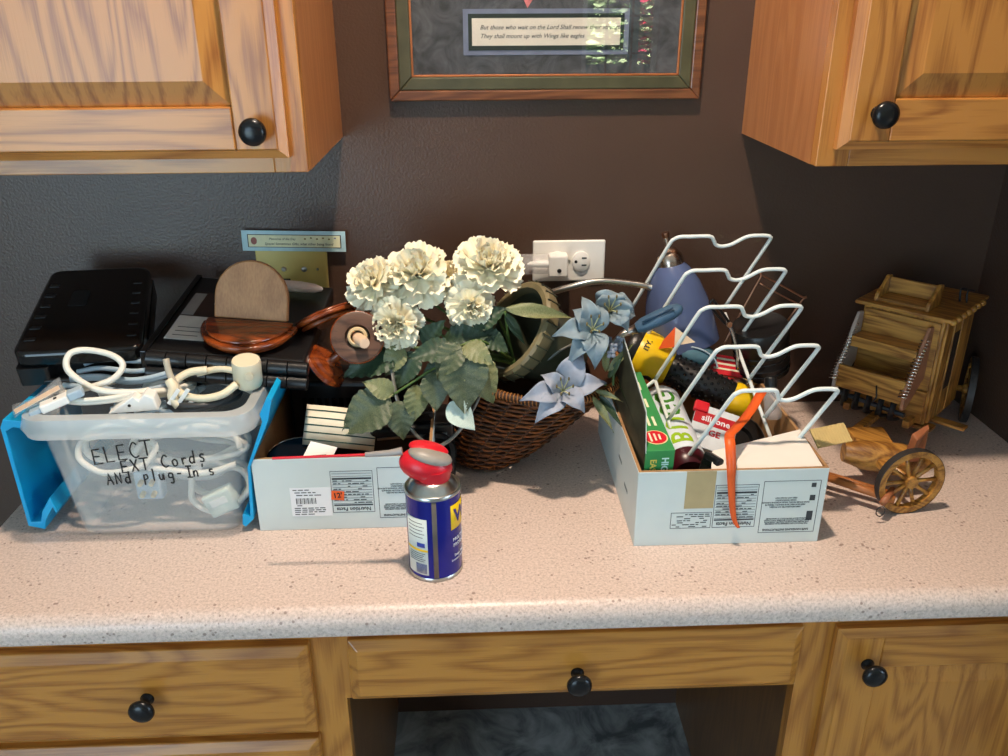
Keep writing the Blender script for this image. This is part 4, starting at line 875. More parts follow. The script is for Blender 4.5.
# ------------------------------------------------------------------ leaves
def leaf_mesh(name, seed, serr=.06, wid=.5, fold=.25, curl=.25, veins=.034):
    r = random.Random(seed); ph = r.uniform(0, 6); m = MB()
    def fn(u, v):
        x = 2*u-1; w = wid*math.sin(PI*min(1, v**.72*.97+.03))*(1+serr*abs(math.sin(v*24)))
        return (x*w*.5, v, fold*abs(x)*w*.5-curl*v*v+veins*math.sin(v*42-abs(x)*7)*(abs(x)) + .03*math.sin(ph+v*5+x*2))
    m.grid(fn, 8, 26)
    me = bpy.data.meshes.new(name); me.from_pydata(m.v, [], m.f); me.update()
    for p in me.polygons: p.use_smooth = True
    return me
def mk(name, seed, mat_, **k):
    me = leaf_mesh(name, seed, **k); me.materials.append(mat_); return me
LG = [mk('leaf', 1, LEAF_G, wid=.72), mk('leaf', 2, LEAF_L, wid=.66), mk('leaf', 3, LEAF_D, wid=.6)]
LL = [mk('leaf', 4, LEAF_L, wid=.2, serr=0, curl=.1, veins=.004), mk('leaf', 5, LEAF_D, wid=.24, serr=0, curl=.15, veins=.004)]
def put(me, parent, a, b, up_=(0, -.6, .8), ws=1.0, name='leaf'):
    # leaf from base a to tip b, upper face towards up_
    a, b = Vector(a), Vector(b); d = b-a; L_ = d.length; x = d.cross(Vector(up_)).normalized(); n = x.cross(d.normalized())
    o = bpy.data.objects.new(name, me); COL.objects.link(o); o.parent = parent
    o.matrix_local = Matrix(((x.x*L_*ws, d.x, n.x*L_, a.x), (x.y*L_*ws, d.y, n.y*L_, a.y), (x.z*L_*ws, d.z, n.z*L_, a.z), (0, 0, 0, 1)))
    return o
def spray(label, stem_pts, leaves, group='silk leaf sprays'):
    o = Vector(stem_pts[-1]); t = thing('leaf_spray', label, 'leaves', M=T(o), group=group)
    MB().tube(spline([Vector(p)-o for p in stem_pts], 6), .0019, 6).build('stem', STEM, t, 2)
    for me, a, b, u in leaves: put(me, t, Vector(a)-o, Vector(b)-o, u)
spray('spray of broad dusty green leaves reaching lowest left over the striped ribbon', [(-.115, -.275, .155), (-.085, -.275, .175), (-.05, -.27, .195), (.0, -.25, .2), (.05, -.21, .175)],
      [(LG[0], (-.118, -.278, .155), (-.185, -.31, .118), (0, -.8, .6)), (LG[1], (-.112, -.278, .16), (-.150, -.285, .182), (-.2, -.7, .6)), (LG[0], (-.108, -.282, .150), (-.098, -.305, .100), (.2, -.9, .3)),
       (LG[1], (-.08, -.278, .172), (-.082, -.30, .125), (.3, -.9, .3)), (LG[0], (-.055, -.276, .19), (-.052, -.305, .145), (.1, -.9, .4))])
spray('spray of broad grey green leaves hanging at the centre under the carnations', [(-.02, -.27, .225), (.01, -.25, .225), (.055, -.21, .18)],
      [(LG[0], (-.02, -.275, .230), (-.05, -.305, .195), (0, -.8, .6)), (LG[0], (-.015, -.278, .225), (-.012, -.318, .145), (.1, -.9, .35)), (LG[1], (-.012, -.272, .228), (.025, -.30, .215), (0, -.7, .7)), (LG[1], (-.005, -.27, .21), (.03, -.295, .15), (.3, -.9, .3)), (LG[2], (-.025, -.27, .22), (-.085, -.29, .225), (0, -.7, .7)), (LG[2], (-.03, -.268, .205), (-.075, -.29, .15), (0, -.8, .6))])
spray('dark green leaves behind the candle cup and carnations', [(-.12, -.22, .205), (-.06, -.225, .205), (.05, -.2, .18)],
      [(LG[2], (-.105, -.235, .205), (-.185, -.255, .185), (0, -.7, .7)), (LG[2], (-.08, -.24, .205), (-.11, -.27, .165), (0, -.8, .5)), (LG[2], (-.07, -.235, .215), (-.045, -.26, .255), (0, -.8, .5)), (LG[2], (-.04, -.235, .22), (.02, -.25, .235), (0, -.8, .5)), (LG[1], (-.1, -.24, .215), (-.125, -.262, .180), (0, -.8, .5)), (LG[2], (.0, -.23, .24), (.045, -.235, .27), (0, -.7, .6)), (LG[2], (.01, -.23, .23), (.05, -.25, .21), (0, -.7, .6))])
spray('long slender green leaf pointing right across the pot rim', [(.045, -.235, .262), (.05, -.22, .22), (.058, -.2, .18)], [(LL[0], (.045, -.240, .268), (.148, -.245, .258), (0, -.6, .8)), (LL[1], (.045, -.235, .26), (.075, -.235, .21), (0, -.8, .4))])
tag(put(mk('silk_leaf', 9, mat('pale_mint_petal', (196, 214, 204), .5), wid=.7, serr=0, veins=.006), None, (-.035, -.292, .150), (.0, -.312, .118), (.2, -.9, .3), name='fallen_petal'), 'single pale mint petal hanging below the central leaves', 'petal')

# ------------------------------------------------------------------ blue lilies
LILY = mat('dusty_blue_silk', (150, 158, 174), .6, var=.12, scale=60); LILY2 = mat('teal_blue_silk', (124, 142, 152), .6, var=.15, scale=60)
STAM = mat('pale_stamen', (196, 196, 150), .5)
def lily(label, c, tips, mt, group='blue silk lilies', back=(0, .05, -.03)):
    c = Vector(c); t = thing('artificial_lily', label, 'flower', M=T(c), group=group)
    ms = [mk('petal', 20+k, mt, wid=.40, serr=0, fold=.18, curl=.0) for k in range(2)]
    for k, (x, y, z, ws) in enumerate(tips):
        d = Vector((x, y, z))-c
        m = MB()
        def fn(u, v):
            X = 2*u-1; w = .0175*ws*math.sin(PI*min(1, v**.62*.96+.04))
            p = d*v+Vector((0, -.018, .012))*math.sin(PI*v)*1.0
            sx = d.cross(Vector((0, -.7, .7))).normalized()
            nrm = sx.cross(d.normalized())
            return p+sx*X*w+nrm*(.006*abs(X)*math.sin(PI*v)+.0022*math.sin(v*14+k)*X)
        m.grid(fn, 8, 14); m.build('petal', mt, t, 2, solid=.0006)
    st = Vector((0, -.03, .022))
    for k in range(6):
        a = 2*PI*k/6; q = st+Vector((.011*math.cos(a), .004*math.sin(a), .011*math.sin(a)))
        s_ = MB().tube(spline([(0, 0, 0), st*.5+(q-st)*.3, q], 5), .0008, 5).build('stamen', STAM, t, 2)
        MB().ball(tuple(q), (.0014, .0014, .003), 8, 5).build('anther', mat('anther', (110, 96, 60), .6) if k == 0 else bpy.data.materials['anther'], s_, 2)
    MB().tube(spline([(0, .002, 0), Vector(back)*.5, back], 5), .0024, 6).build('stem', STEM, t, 2)
lily('open dusty blue lily lowest in front of the wicker basket', (.122, -.285, .160), [(.062, -.30, .155, 1), (.082, -.315, .128, 1), (.150, -.318, .142, .9), (.184, -.285, .172, 1), (.150, -.262, .215, 1.15), (.092, -.275, .182, .8)], LILY, back=(.03, .08, -.02))
lily('open blue lily higher up beside the pot', (.163, -.262, .240), [(.108, -.265, .235, 1), (.128, -.285, .200, .9), (.165, -.292, .196, 1.1), (.150, -.245, .285, .8), (.137, -.25, .268, 1), (.178, -.24, .27, 1)], LILY2, back=(.0, .07, -.06))
lily('pale teal lily with wide petals at the back right of the basket', (.19, -.235, .258), [(.228, -.235, .252, 1.4), (.205, -.225, .282, 1.6), (.186, -.225, .285, 1.2), (.215, -.255, .236, 1.0)], LILY2, back=(-.02, .06, -.08))
spray('narrow green lily leaves pointing at the green box', [(.185, -.275, .165), (.17, -.255, .16), (.14, -.2, .14)],
      [(LL[0], (.168, -.28, .160), (.205, -.30, .152), (0, -.6, .8)), (LL[0], (.165, -.285, .152), (.192, -.32, .115), (.3, -.8, .4)), (LL[1], (.175, -.28, .15), (.205, -.31, .12), (.3, -.8, .4)), (LL[0], (.185, -.262, .18), (.183, -.27, .232), (-.3, -.8, .3)), (LL[0], (.188, -.262, .18), (.222, -.262, .222), (-.3, -.8, .3)), (LL[1], (.19, -.262, .17), (.205, -.27, .205), (-.3, -.8, .3))])
t = thing('small_blue_flowers', 'cluster of tiny pale blue flowers between the lilies and the flashlight', 'flower', M=T(.198, -.255, .205))
for k in range(9):
    r = random.Random(k); c = Vector((r.uniform(-.014, .016), r.uniform(-.012, .008), r.uniform(-.012, .026)))
    for j in range(4):
        a = j*PI/2+k; MB().ball(tuple(c+Vector((.004*math.cos(a), -.002, .004*math.sin(a)))), (.0035, .0015, .0035), 8, 5).build('petal', LILY, t, 2)
MB().tube([(0, 0, -.05), (0, .005, 0)], .002, 6).build('stem', STEM, t)
# ------------------------------------------------------------------ wire rack standing in the right carton
RACKW = mat('white_vinyl_wire', (224, 232, 230), .35, var=.03)
t = thing('wire_rack', 'white coated wire lid rack with five notched loops in the carton', 'rack', M=T(.29, -.24, .07))
o0 = Vector((.29, -.24, .07))
T0 = Vector((.307, -.10, .330)); DT = Vector((.0068, -.07, -.0325)); LV = Vector((-.051, .035, -.125)); WV = Vector((.152, 0, 0))
for k in range(5):
    a = T0+DT*k-o0; w = Vector((.152-.0045*k, 0, 0)); lv = LV.normalized()
    P = [a+LV, a-lv*-.012]
    P = [a+LV, a+LV*.5, a+lv*.014, a+lv*.004+w*.02, a+w*.07, a+w*.16, a+w*.36, a+w*.43-lv*-.008, a+w*.48-lv*-.016, a+w*.56-lv*-.019, a+w*.64-lv*-.015, a+w*.72-lv*-.004, a+w*.79, a+w*.93, a+w*.985+lv*.003, a+w+lv*.012, a+w+LV*.5, a+w+LV]
    MB().tube(spline(P, 5), .0029, 10).build('loop_wire', RACKW, t, 2)
for f in (0, 1):
    A_ = T0+LV+WV*f*.97+DT*(2 if f == 0 else .2)-o0; B_ = T0+LV+(WV-Vector((.018, 0, 0)))*f+DT*4.15-o0
    MB().tube([A_, B_], .0027, 10).build('base_rail', RACKW, t, 2)
A_ = T0+LV+DT*2-o0
MB().tube(spline([A_, A_+Vector((-.012, -.004, -.008)), A_+Vector((-.045, -.015, -.030))], 5), .0027, 10).build('rail_end', RACKW, t, 2)
A_ = T0+LV+DT*4.1-o0
MB().tube([A_, A_+Vector((.134, 0, 0))], .0027, 10).build('cross_bar', RACKW, t, 2)

# ------------------------------------------------------------------ green box
GRN = mat('green_printed_card', (54, 140, 76), .4, var=.06); GRND = mat('dark_photo_card', (58, 58, 44), .45, var=.5, scale=40)
GM = frame((.2330, -.415, .094), (1, .03, 0), (-.02, 1, .10))
t = thing('green_carton', 'narrow green printed box with red circle at the left of the carton', 'box', M=GM)
MB().box((-.0185, 0, -.07), (.0185, .205, .044)).build('carton_body', GRN, t, bevel=.0008)
MB().box((-.0189, .004, -.066), (-.0185, .20, .04)).build('side_picture', GRND, t)
fl_ = MB().prism([(0, .040), (.018, .092), (.175, .118), (.205, .044)], 0, .0008, frame((-.0190, 0, 0), (0, 1, 0), (0, 0, 1))).build('raised_flap', CARD_W, t)
MB().prism([(.002, .040), (.019, .089), (.173, .115), (.203, .044)], -.0004, 0, frame((-.0190, 0, 0), (0, 1, 0), (0, 0, 1))).build('flap_print', GRND, fl_)
rc = MB().lathe([(.0155, 0), (.0155, .0004)], 32, T(0, .030, .044), sx=1.02, sy=1.05).build('red_circle', mat('cream_ring_print', (232, 206, 150), .5), t)
MB().lathe([(.0138, .0004), (.0138, .0007)], 32, T(0, .030, .044), sx=1.02, sy=1.05).build('red_disc', RED, rc)
PALE = mat('pale_print', (226, 222, 190), .5)
for k in range(3): MB().box((-.008+k*.006, .020+.002*k, .0447), (-.0055+k*.006, .040-.002*k, .0450)).build('print_line', PALE, rc)
for j in range(3):
    for k in range(3): MB().box((-.011+k*.008, .058+j*.047, .044), (-.0075+k*.008, .088+j*.047-.004*k, .0444)).build('print_line', PALE, t)
text('lettering', 'HIGH', .0125, frame((.0065, -.0004, .018), (0, 0, -1), (1, 0, 0)), mat('pale_aqua_print', (196, 228, 220), .5), t, bold=.0003)
text('lettering', 'EASY', .0115, frame((-.0085, -.0004, .018), (0, 0, -1), (1, 0, 0)), mat('yellow_print', (214, 196, 90), .5), t, bold=.0002)

# ------------------------------------------------------------------ bug spray bottle lying in the carton
BA = (-.03, .96, .15); bo = (.291, -.345, .066)
t = thing('spray_bottle', 'white bottle with lime green lettering and maroon cap lying in the carton', 'bottle', M=axis(bo, BA))
MB().lathe([(.001, -.010), (.022, -.010), (.027, -.004), (.0295, .006), (.0295, .014)], 36).build('cap', mat('maroon_plastic', (66, 14, 26), .3), t, True)
MB().lathe([(.0302, .014), (.0302, .165), (.024, .177), (.001, .178)], 36).build('bottle_body', mat('bottle_label_white', (216, 226, 236), .35), t, True)
LIME = mat('lime_print', (150, 190, 20), .45); GRN2 = mat('leaf_green_print', (60, 130, 30), .45)
Mi = axis(bo, BA).to_3x3().inverted(); tc_ = Mi @ Vector((-.15, -.2, 1)); ang = math.atan2(tc_.y, tc_.x)
for k, ch in enumerate('BUGG'):
    # letters run along the bottle; glyph up points to the left of the picture
    def wp(p, k=k): a = ang+(p.y/.0304)*1.0; rr_ = .0304+p.z; return (rr_*math.cos(a), rr_*math.sin(a), .036+k*.033+p.x)
    text('lettering', ch, .042, Matrix.Identity(4), LIME if k < 2 else GRN2, t, warp=wp, bold=.0008, ext=.0003, sub=True)

# ------------------------------------------------------------------ red and white sealant pack
t = thing('sealant_pack', 'red and white silicone pack tilted under the flashlight grip', 'package', M=frame((.342, -.272, .088), (1, -.30, -.26), (.1, .8, .55)))
MB().box((-.03, -.035, -.006), (.034, .036, .004)).build('pack_card', mat('pale_pack_card', (206, 214, 220), .4), t, bevel=.001)
MB().box((-.03, .004, .004), (.034, .024, .0045)).build('red_band', mat('crimson_print', (176, 20, 34), .4), t)
MB().box((-.034, .022, -.002), (-.012, .04, .008)).build('red_tip', RED, t, bevel=.003)
text('lettering', 'silicone', .014, frame((.002, .0135, .0048), (1, 0, 0), (0, 1, 0)), WTX, t, bold=.0003)
text('lettering', 'GE', .014, frame((.004, -.008, .0044), (1, 0, 0), (0, 1, 0)), bpy.data.materials['crimson_print'], t, bold=.0004)

# ------------------------------------------------------------------ yellow and black flashlight
a = Vector((.259, -.130, .152)); b = Vector((.409, -.192, .094)); FA = axis(a, b-a)
t = thing('flashlight', 'yellow flashlight with black knobbly grip lying across the carton', 'flashlight', M=FA)
LEN = (b-a).length
MB().lathe([(.001, -.022), (.030, -.022), (.033, -.017), (.033, -.004), (.031, .0)], 36, sx=1.22, sy=1.22).build('lens_ring', BLACK, t, True)
MB().lathe([(.001, -.004), (.0325, -.004), (.034, .004), (.033, .022), (.026, .040), (.0225, .050), (.0205, .052), (.001, .053)], 36, sx=1.22, sy=1.22).build('head', YELLOW, t, True)
gr = MB().lathe([(.001, .05), (.0195, .05), (.0210, .058), (.0210, LEN-.022), (.0195, LEN-.014), (.001, LEN-.014)], 32, sx=1.15, sy=1.15).build('grip', BLACK, t, True)
bm = MB(); nr = 11
for j in range(nr):
    for i in range(14):
        an = 2*PI*(i+.5*(j % 2))/14; z = .060+(LEN-.088)*j/(nr-1)
        bm.ball((.0240*math.cos(an), .0240*math.sin(an), z), .0026, 7, 5)
bm.build('grip_bumps', BLACK_G, gr, 2, kind='stuff')
MB().lathe([(.0215, LEN-.018), (.0232, LEN-.014), (.0232, LEN+.004), (.020, LEN+.010), (.001, LEN+.011)], 32, sx=1.15, sy=1.15).build('tail_cap', YELLOW, t, True)
Mi = FA.to_3x3().inverted(); dn_ = (Mi @ Vector((0, -.75, -.65))); an0 = math.atan2(dn_.y, dn_.x)
MB().ball((.040*math.cos(an0), .040*math.sin(an0), .026), (.007, .007, .009), 14, 8).build('switch_button', ORANGE, t, 2)
MB().lathe([(.013, 0), (.013, .003), (.011, .004)], 20, axis((.0355*math.cos(an0), .0355*math.sin(an0), .024), (math.cos(an0), math.sin(an0), .1))).build('switch_surround', BLACK, t, True)
tp = (Mi @ Vector((-.05, -.9, .4))); an1 = math.atan2(tp.y, tp.x)
text('lettering', 'ITY.', .011, Matrix.Identity(4), INK, t, warp=lambda p: ((.0418+p.z)*math.cos(an1-.35-p.x/.041), (.0418+p.z)*math.sin(an1-.35-p.x/.041), .008-p.y), bold=.0003, sub=True)
0 and text('lettering', 'OR', .008, Matrix.Identity(4), INK, t, warp=lambda p: ((.0236+p.z)*math.cos(an1-p.x/.023), (.0236+p.z)*math.sin(an1-p.x/.023), LEN-.005-p.y), bold=.0002)

# ------------------------------------------------------------------ other contents of the right carton
MB_ = MB(); Pb = frame((.236, -.205, .222), (1, -.03, .50), (0, 1, 0))
t = thing('blue_handle_tool', 'tool with ridged slate blue handle lying above the flashlight head', 'tool', M=Pb)
MB().lathe([(.001, 0), (.010, .001), (.0145, .012), (.0155, .035), (.0145, .055), (.0105, .068), (.004, .0725), (.001, .073)], 28, axis((0, 0, 0), (1, 0, 0)), sx=1, sy=.72).build('handle', mat('slate_blue_rubber', (62, 92, 118), .45), t, True)
for k in range(3): MB().tube([(.012, -.012, .004+k*.004-.002), (.06, -.012, .004+k*.004-.002)], .0015, 6).build('handle_ridge', mat('dark_slate_rubber', (44, 70, 94), .5), t, 2)
MB().tube([(0, 0, 0), (-.02, -.002, .002), (-.05, -.01, -.006)], [.007, .005, .0035], 12).build('shank', STEEL, t, 2)
pts = [(.392, -.315, .168), (.365, -.352, .156), (.338, -.385, .150), (.3235, -.405, .150), (.3205, -.421, .142), (.321, -.432, .118), (.323, -.4335, .095), (.328, -.434, .060), (.333, -.434, .040), (.339, -.435, .030)]
S_ = spline(pts, 6); rib = MB(); n = len(S_); v = []
wds = [.0065 if i < n*.35 else .0065-.0045*max(0, (i/n-.45))/.55 for i in range(n)]
for i, p in enumerate(S_):
    s_ = Vector((.8, -.6, .1)) if i < n*.36 else Vector((1, -.05, .12))
    v += [p-s_.normalized()*wds[i], p+s_.normalized()*wds[i]]
rib.raw(v, [(2*i, 2*i+1, 2*i+3, 2*i+2) for i in range(n-1)])
tag(rib.build('orange_strap', mat('orange_plastic_band', (222, 92, 34), .4), None, 2, solid=.0012), 'orange plastic strap hanging down the front of the right carton', 'strap')
t = thing('white_carton', 'plain white small box lying in the front right of the carton', 'box', M=T(.375, -.39, .02))
oc = Vector((.375, -.39, .02))
def hx(P): return [tuple(Vector(p)-oc) for p in P]
MB().hexa(hx([(.302, -.419, .02), (.440, -.419, .02), (.440, -.345, .04), (.312, -.385, .03), (.300, -.419, .108), (.4445, -.419, .110), (.443, -.338, .122), (.309, -.386, .118)])).build('carton_body', mat('plain_white_card', (232, 224, 214), .5, var=.02), t, bevel=.0015)
MB().hexa(hx([(.304, -.4195, .0985), (.442, -.4195, .1), (.442, -.4192, .1), (.304, -.4192, .0985), (.304, -.4195, .0992), (.442, -.4195, .1007), (.442, -.4192, .1007), (.304, -.4192, .0992)])).build('lid_seam', PRINT, t)
t = thing('black_clip', 'black plastic buckle clip standing beside the white small box', 'clip', M=axis((.300, -.402, .085), (.30, .15, 1)))
MB().box((-.014, -.006, -.06), (.014, .006, .034)).build('clip_body', BLACK, t, bevel=.003)
MB().box((-.010, -.0068, .018), (.010, .0068, .026)).build('clip_ridge', BLACK_G, t, bevel=.001)
t = thing('cable_reel', 'black round reel with grey edge sunk in the carton behind the white small box', 'reel', M=axis((.395, -.235, .050), (.2, -.6, .8)))
MB().lathe([(.001, 0), (.038, 0), (.04, .002), (.04, .01), (.036, .012), (.02, .010), (.018, .004), (.001, .003)], 36).build('reel_disc', BLACK, t, True)
MB().lathe([(.0395, .0095), (.0408, .011), (.039, .0122)], 36, cap=False).build('reel_edge', mat('grey_edge', (120, 112, 104), .4), t, True)
t = thing('orange_card', 'folded orange and cream card poking up below the blue lamp shade', 'card', M=frame((.303, -.165, .176), (1, 0, .1), (0, .3, 1)))
MB().raw([(-.022, 0, 0), (.002, 0, 0), (.002, .004, .0), (.006, .030, 0), (-.014, .012, 0)], [(0, 1, 2, 3, 4)]).build('orange_half', ORANGE, t, solid=.0008)
MB().raw([(.002, .002, 0), (.034, .004, .002), (.006, .030, 0)], [(0, 1, 2)]).build('cream_half', mat('cream_card', (236, 214, 184), .6), t, solid=.0008)
t = thing('cloth_pouch', 'folded teal cloth pouch below the orange card', 'pouch', M=T(.350, -.125, .148) @ rot('Y', 12))
MB().ball((0, 0, 0), (.034, .03, .018), 20, 10).build('cloth', mat('teal_cloth', (70, 108, 124), .8, bump=.4, bscale=90), t, 2)
MB().tube(spline([(-.03, -.012, .014), (0, -.022, .016), (.022, -.026, .006), (.03, -.03, -.006)], 6), .0015, 6).build('drawstring', CORDB, t, 2)
t = thing('red_packet', 'red and white printed packet behind the flashlight grip', 'package', M=frame((.402, -.130, .128), (1, -.2, -.12), (.1, .6, .8)))
MB().box((-.026, -.016, -.003), (.024, .016, .003)).build('packet_card', RED, t, bevel=.0008)
for k in range(3): MB().box((-.022, -.008+k*.008, .003), (.018-.004*k, -.005+k*.008, .0035)).build('print_line', PALE, t)
MB().box((-.02, -.04, -.004), (.03, -.018, .001)).build('red_tab', RED, t, bevel=.001)
t = thing('paint_brush', 'paint brush with tan bristles lying behind the flashlight', 'brush', M=axis((.424, -.15, .108), (.70, .35, .2)))
MB().box((-.013, -.006, 0), (.013, .006, .03)).build('bristles', mat('tan_bristle', (196, 166, 112), .8, var=.3, scale=200), t, bevel=.002)
MB().box((-.0135, -.0065, -.016), (.0135, .0065, .001)).build('ferrule', STEEL, t, bevel=.001)
MB().tube([(0, 0, -.016), (0, 0, -.045)], [.008, .006], 10).build('brush_handle', CARD_B, t, 2)
t = thing('glass_vial', 'small clear glass vial with black stopper near the tan brush', 'vial', M=axis((.425, -.285, .112), (-.1, .3, 1)))
MB().lathe([(.001, 0), (.011, 0), (.012, .003), (.012, .034), (.007, .04), (.007, .046)], 24).build('vial_body', lens, t, True)
MB().lathe([(.0085, .045), (.0085, .058), (.007, .06), (.001, .06)], 20).build('stopper', BLACK, t, True)
t = thing('black_jar', 'black ribbed round jar leaning at the back of the right carton', 'jar', M=axis((.460, -.125, .118), (-.22, -.15, 1)))
MB().lathe([(.001, 0), (.038, 0), (.042, .004), (.042, .02), (.043, .022), (.042, .024), (.042, .055), (.044, .058), (.044, .08), (.041, .085), (.036, .083), (.001, .08)], 44).build('jar_body', BLACK, t, True)
for z in (.012, .034, .044): MB().lathe([(.0415, z-.002), (.0432, z), (.0415, z+.002)], 44, cap=False).build('rib', BLACK_G, t, True)
t = thing('wire_whisk', 'thin copper coloured wire frame rising behind the rack', 'wire frame', M=T(.46, -.105, .15))
oc = Vector((.46, -.105, .15))
def lc(P): return [Vector(p)-oc for p in P]
MB().tube(spline(lc([(.400, -.105, .155), (.413, -.103, .186), (.447, -.1, .262), (.452, -.1, .266), (.518, -.1, .231), (.519, -.1, .226), (.479, -.1, .156), (.474, -.1, .153), (.438, -.1, .174)]), 5), .0016, 8).build('wire', COPPER, t, 2)
MB().tube(spline(lc([(.444, -.112, .258), (.48, -.112, .238), (.514, -.112, .221)]), 5), .0013, 8).build('wire', COPPER, t, 2)
t = thing('looped_black_lead', 'thin black cord looped upright behind the rack', 'cord', M=T(.39, -.14, .15))
oc = Vector((.39, -.14, .15))
MB().tube(spline(lc([(.412, -.15, .13), (.408, -.15, .17), (.392, -.15, .205), (.372, -.15, .232), (.362, -.15, .245), (.358, -.15, .238), (.370, -.15, .222), (.385, -.15, .206)]), 8), .0022, 8).build('cord_strand', BLACK, t, 2)
MB().tube(spline(lc([(.385, -.165, .212), (.395, -.165, .19), (.402, -.168, .165), (.404, -.17, .14)]), 6), .0028, 8).build('bright_strand', CHROME, t, 2)
MB().lathe([(.004, 0), (.0045, .003), (.004, .006)], 14, axis(tuple(Vector((.384, -.167, .212))-oc), (0, -1, .2))).build('ring_end', COPPER, t, True)

# ------------------------------------------------------------------ wooden stagecoach
ang = math.radians(47)
E1 = Vector((math.cos(ang), -math.sin(ang), 0)); E2 = Vector((math.sin(ang), math.cos(ang), 0))
CM = frame((.613, -.112, 0), tuple(E1), tuple(E2))      # x along the front, y to the rear, z up; origin below the front left corner
t = thing('toy_stagecoach', 'handmade wooden toy stagecoach with spoked wheels at the right', 'toy coach', M=CM)
W_, D_ = .122, .140; Z0, Z1 = .050, .224
bd_ = MB().box((0, .002, Z0), (W_, D_, Z1)).build('coach_body', COACH_V, t, bevel=.002)
MB().box((0.004, -.003, Z0+.06), (W_-.004, .002, Z1-.006)).build('front_board', COACH, t, bevel=.001)
MB().box((.004, -.005, Z0+.004), (W_-.004, .002, Z0+.057)).build('front_board', COACH, t, bevel=.001)
for y in (.006, .040, .075): MB().box((W_, y, Z0+.004), (W_+.004, y+.030, Z1-.006)).build('side_panel', COACH_V, bd_, bevel=.001)
MB().box((W_+.003, .044, Z0+.05), (W_+.0045, .067, Z1-.03)).build('side_window', mat('shadowed_opening', (40, 26, 14), .8), bd_)
MB().prism([(-.010, -.012), (W_+.012, -.012), (W_+.012, D_+.014), (-.010, D_+.014)], Z1, Z1+.006).build('roof', COACH, t, bevel=.002)
for k in range(7): MB().ball((W_+.013, -.006+k*.021, Z1+.002), (.005, .007, .005), 10, 6).build('roof_fringe', COACH, t, 2)
# seat on the roof
st = MB().box((.016, .006, Z1+.006), (.092, .052, Z1+.011)).build('roof_seat', COACH, t, bevel=.001)
MB().box((.016, .044, Z1+.011), (.092, .050, Z1+.036), None).build('seat_back', COACH, st, bevel=.002)
for x in (.012, .089): MB().prism([(.002, Z1+.006), (.053, Z1+.006), (.053, Z1+.038), (.040, Z1+.040), (.022, Z1+.026), (.006, Z1+.018)], x, x+.006, frame((0, 0, 0), (0, 1, 0), (0, 0, 1))).build('seat_side', COACH, st, bevel=.0015)
# driver's box: open tray projecting to the front
bx_ = MB().box((.004, -.064, .115), (.106, -.003, .121)).build('driver_box', COACH, t, bevel=.001)
MB().box((.004, -.070, .105), (.106, -.064, .142)).build('dash_board', COACH, bx_, bevel=.0015)
MB().box((.006, -.040, .176), (.104, -.003, .182), T(0, 0, 0)).build('seat_plank', COACH, bx_, bevel=.0015)
MB().box((.006, -.006, .176), (.104, -.002, .208), None).build('seat_rest', COACH, bx_, bevel=.0015)
MB().box((.006, -.042, .165), (.104, -.037, .182)).build('seat_apron', COACH, bx_, bevel=.001)
MAUVE = mat('mauve_panel', (150, 104, 78), .5, var=.1)
for x, mm in ((-.001, mat('light_panel', (176, 160, 150), .5)), (.105, MAUVE)):
    MB().prism([(-.072, .098), (-.058, .096), (-.003, .13), (-.003, .212), (-.018, .214), (-.030, .196), (-.045, .165), (-.072, .13)], x, x+.005, frame((0, 0, 0), (0, 1, 0), (0, 0, 1))).build('box_side', mm if x > 0 else mm, bx_, bevel=.001)
    fr_ = MB()
    for k in range(19):
        u = k/18; p = Vector((x+.0025, -.074+.062*u*.82, .118+.075*u)); fr_.tube([p+Vector((-.006, -.003, .002)), p+Vector((.006, -.002, .003))], .0014, 5)
    fr_.build('metal_fringe', CHROME, bx_, 2, kind='stuff')
MB().tube([(.066, -.0705, .125), (.070, -.0735, .108), (.066, -.074, .098)], .0013, 6).build('hook', BLACK, bx_, 2)
# running gear
MB().box((.048, -.115, .046), (.060, D_+.09, .056)).build('reach_beam', COACH, t, bevel=.001)
for x in (.006, .1): MB().box((x, -.03, .052), (x+.010, D_+.03, .064)).build('side_sill', COACH, t, bevel=.001)
STR = mat('black_leather_strap', (30, 30, 32), .5)
for k in range(5):
    x = .002+k*.019; MB().tube(spline([(x, -.012, .098), (x+.004, -.03, .075), (x, -.018, .055), (x+.006, .0, .05)], 5), .0055, 8, sq=.35).build('leather_strap', STR, t, 2)
MB().tube([(-.015, -.02, .075), (.1, -.025, .07)], .004, 8).build('spring_rod', mat('dull_metal', (70, 76, 84), .4, metal=.7), t)
# front axle is steered: work in a turned frame, then the wheels
CI = CM.inverted()
def wl(p): return CI @ Vector(p)
def wheel(parent, c, n, R, name='wheel', spokes=10, th=.010):
    A_ = frame(wl(c), tuple(CI.to_3x3() @ Vector((n[1], -n[0], 0)).normalized()), tuple(CI.to_3x3() @ Vector((0, 0, 1))))
    w = MB().lathe([(R*.985, -th/2), (R*.985, th/2), (R*.80, th/2), (R*.80, -th/2), (R*.985, -th/2)], 48, A_, cap=False).build(name, COACH, parent, True, bevel=0)
    MB().lathe([(R*.985, -th/2-.0005), (R, -th/2), (R, th/2), (R*.985, th/2+.0005)], 48, A_, cap=False).build('tyre', mat('dark_tyre', (46, 42, 40), .5), w, True)
    for k in range(spokes):
        a_ = 2*PI*k/spokes; d_ = Vector((math.cos(a_), math.sin(a_), 0))
        MB().tube([A_ @ (d_*R*.12), A_ @ (d_*R*.5), A_ @ (d_*R*.83)], [.0034, .0026, .0032], 8).build('spoke', COACH, w, 2)
    MB().lathe([(.001, -th*.7), (R*.17, -th*.7), (R*.2, 0), (R*.17, th*.7), (R*.1, th*1.05), (.001, th*1.1)], 20, A_).build('hub', COACH, w, True)
    return w
WN = (.12, -.99); FC = Vector((.597, -.362, .0495)); wheel(t, FC, WN, .0492)
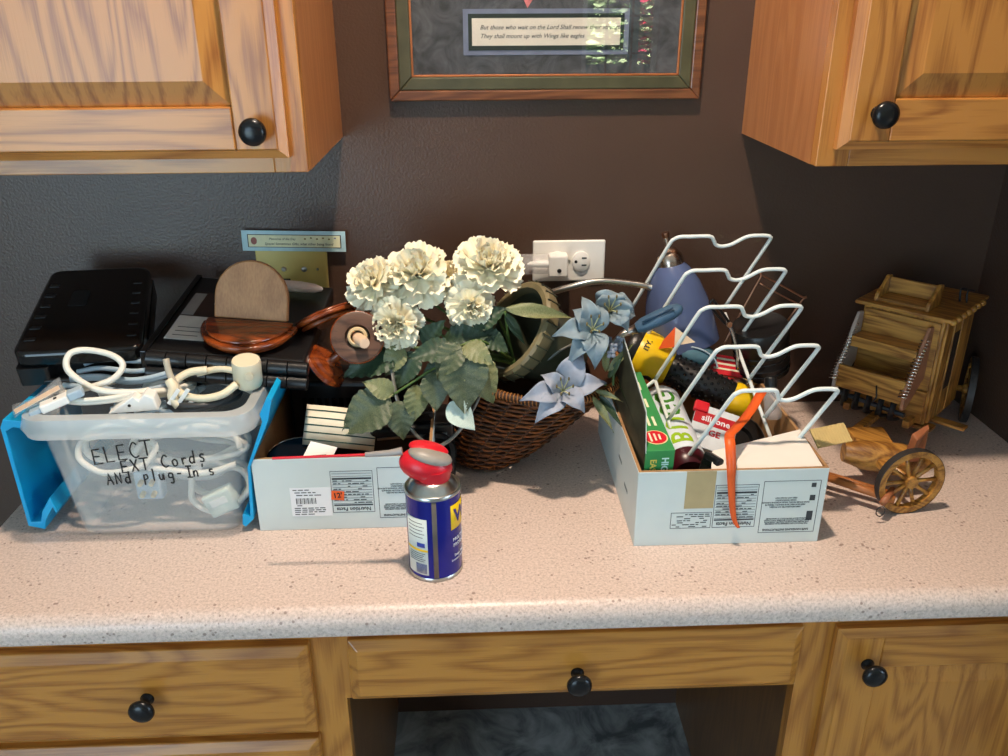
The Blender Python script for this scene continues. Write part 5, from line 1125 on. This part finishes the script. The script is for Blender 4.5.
ax_d = Vector((-WN[0], -WN[1], 0)).normalized()
MB().tube([wl(FC), wl(FC+ax_d*.12)], .005, 10).build('front_axle', COACH, t, 2)
MB().hexa([wl(p) for p in [Vector(q)+FC for q in ((-.025, .03, -.004), (.012, .03, -.004), (.03, .15, -.004), (-.03, .15, -.004), (-.025, .03, .008), (.012, .03, .008), (.03, .15, .008), (-.03, .15, .008))]]).build('fore_carriage', COACH, t, bevel=.002)
MB().hexa([wl(p) for p in [Vector(q)+FC for q in ((.01, .032, .01), (.034, .036, .01), (.04, .05, .01), (.01, .046, .01), (.018, .032, .046), (.042, .05, .056), (.048, .064, .056), (.016, .046, .050))]]).build('bolster', mat('reddish_pine', (150, 92, 60), .5, var=.2, scale=60), t, bevel=.002)
MB().lathe([(.014, 0), (.022, .03), (.024, .08), (.016, .115), (.012, .12)], 20, axis(wl((.535, -.285, .055)), tuple(CI.to_3x3() @ Vector((.85, -.15, -.08))))).build('barrel', COACH, t, True)
for q0, q1, r_ in (((.50, -.31, .030), (.575, -.372, .026), .006), ((.495, -.285, .024), (.585, -.35, .020), .006), ((.552, -.385, .030), (.578, -.358, .034), .005)):
    MB().tube([wl(q0), wl(q1)], r_, 8).build('tongue_rod', mat('tongue_wood', (160, 98, 50), .5, var=.2) if r_ > .0055 else bpy.data.materials['reddish_pine'], t, 2)
MB().tube([wl((.549+.006*math.cos(q), -.389, .019+.0075*math.sin(q))) for q in [2*PI*k/20 for k in range(20)]], .0008, 6, closed=True).build('hitch_ring', STR, t, 2)
for wx, wy in ((.842, -.165), ): wheel(t, (.832, -.085, .058), (.88, -.47), .056, spokes=12)
MB().tube([wl((.832, -.085, .058)), wl((.70, -.03, .058))], .005, 10).build('rear_axle', COACH, t, 2)
wheel(t, (.70, -.034, .072), (.93, -.37), .070, spokes=12) if False else None
MB().box((.1, -.004, .045), (.135, .02, .050)).build('step', COACH, t, bevel=.001)
MB().box((.12, .02, .052), (.175, .038, .057)).build('step', COACH, t, bevel=.001)
for k in range(2): MB().tube(spline([(.11+.01*k, .09, Z1+.006), (.108+.01*k, .092, Z1+.024), (.112+.01*k, .108, Z1+.022)], 5), .0016, 6).build('roof_rail', STR, t, 2)
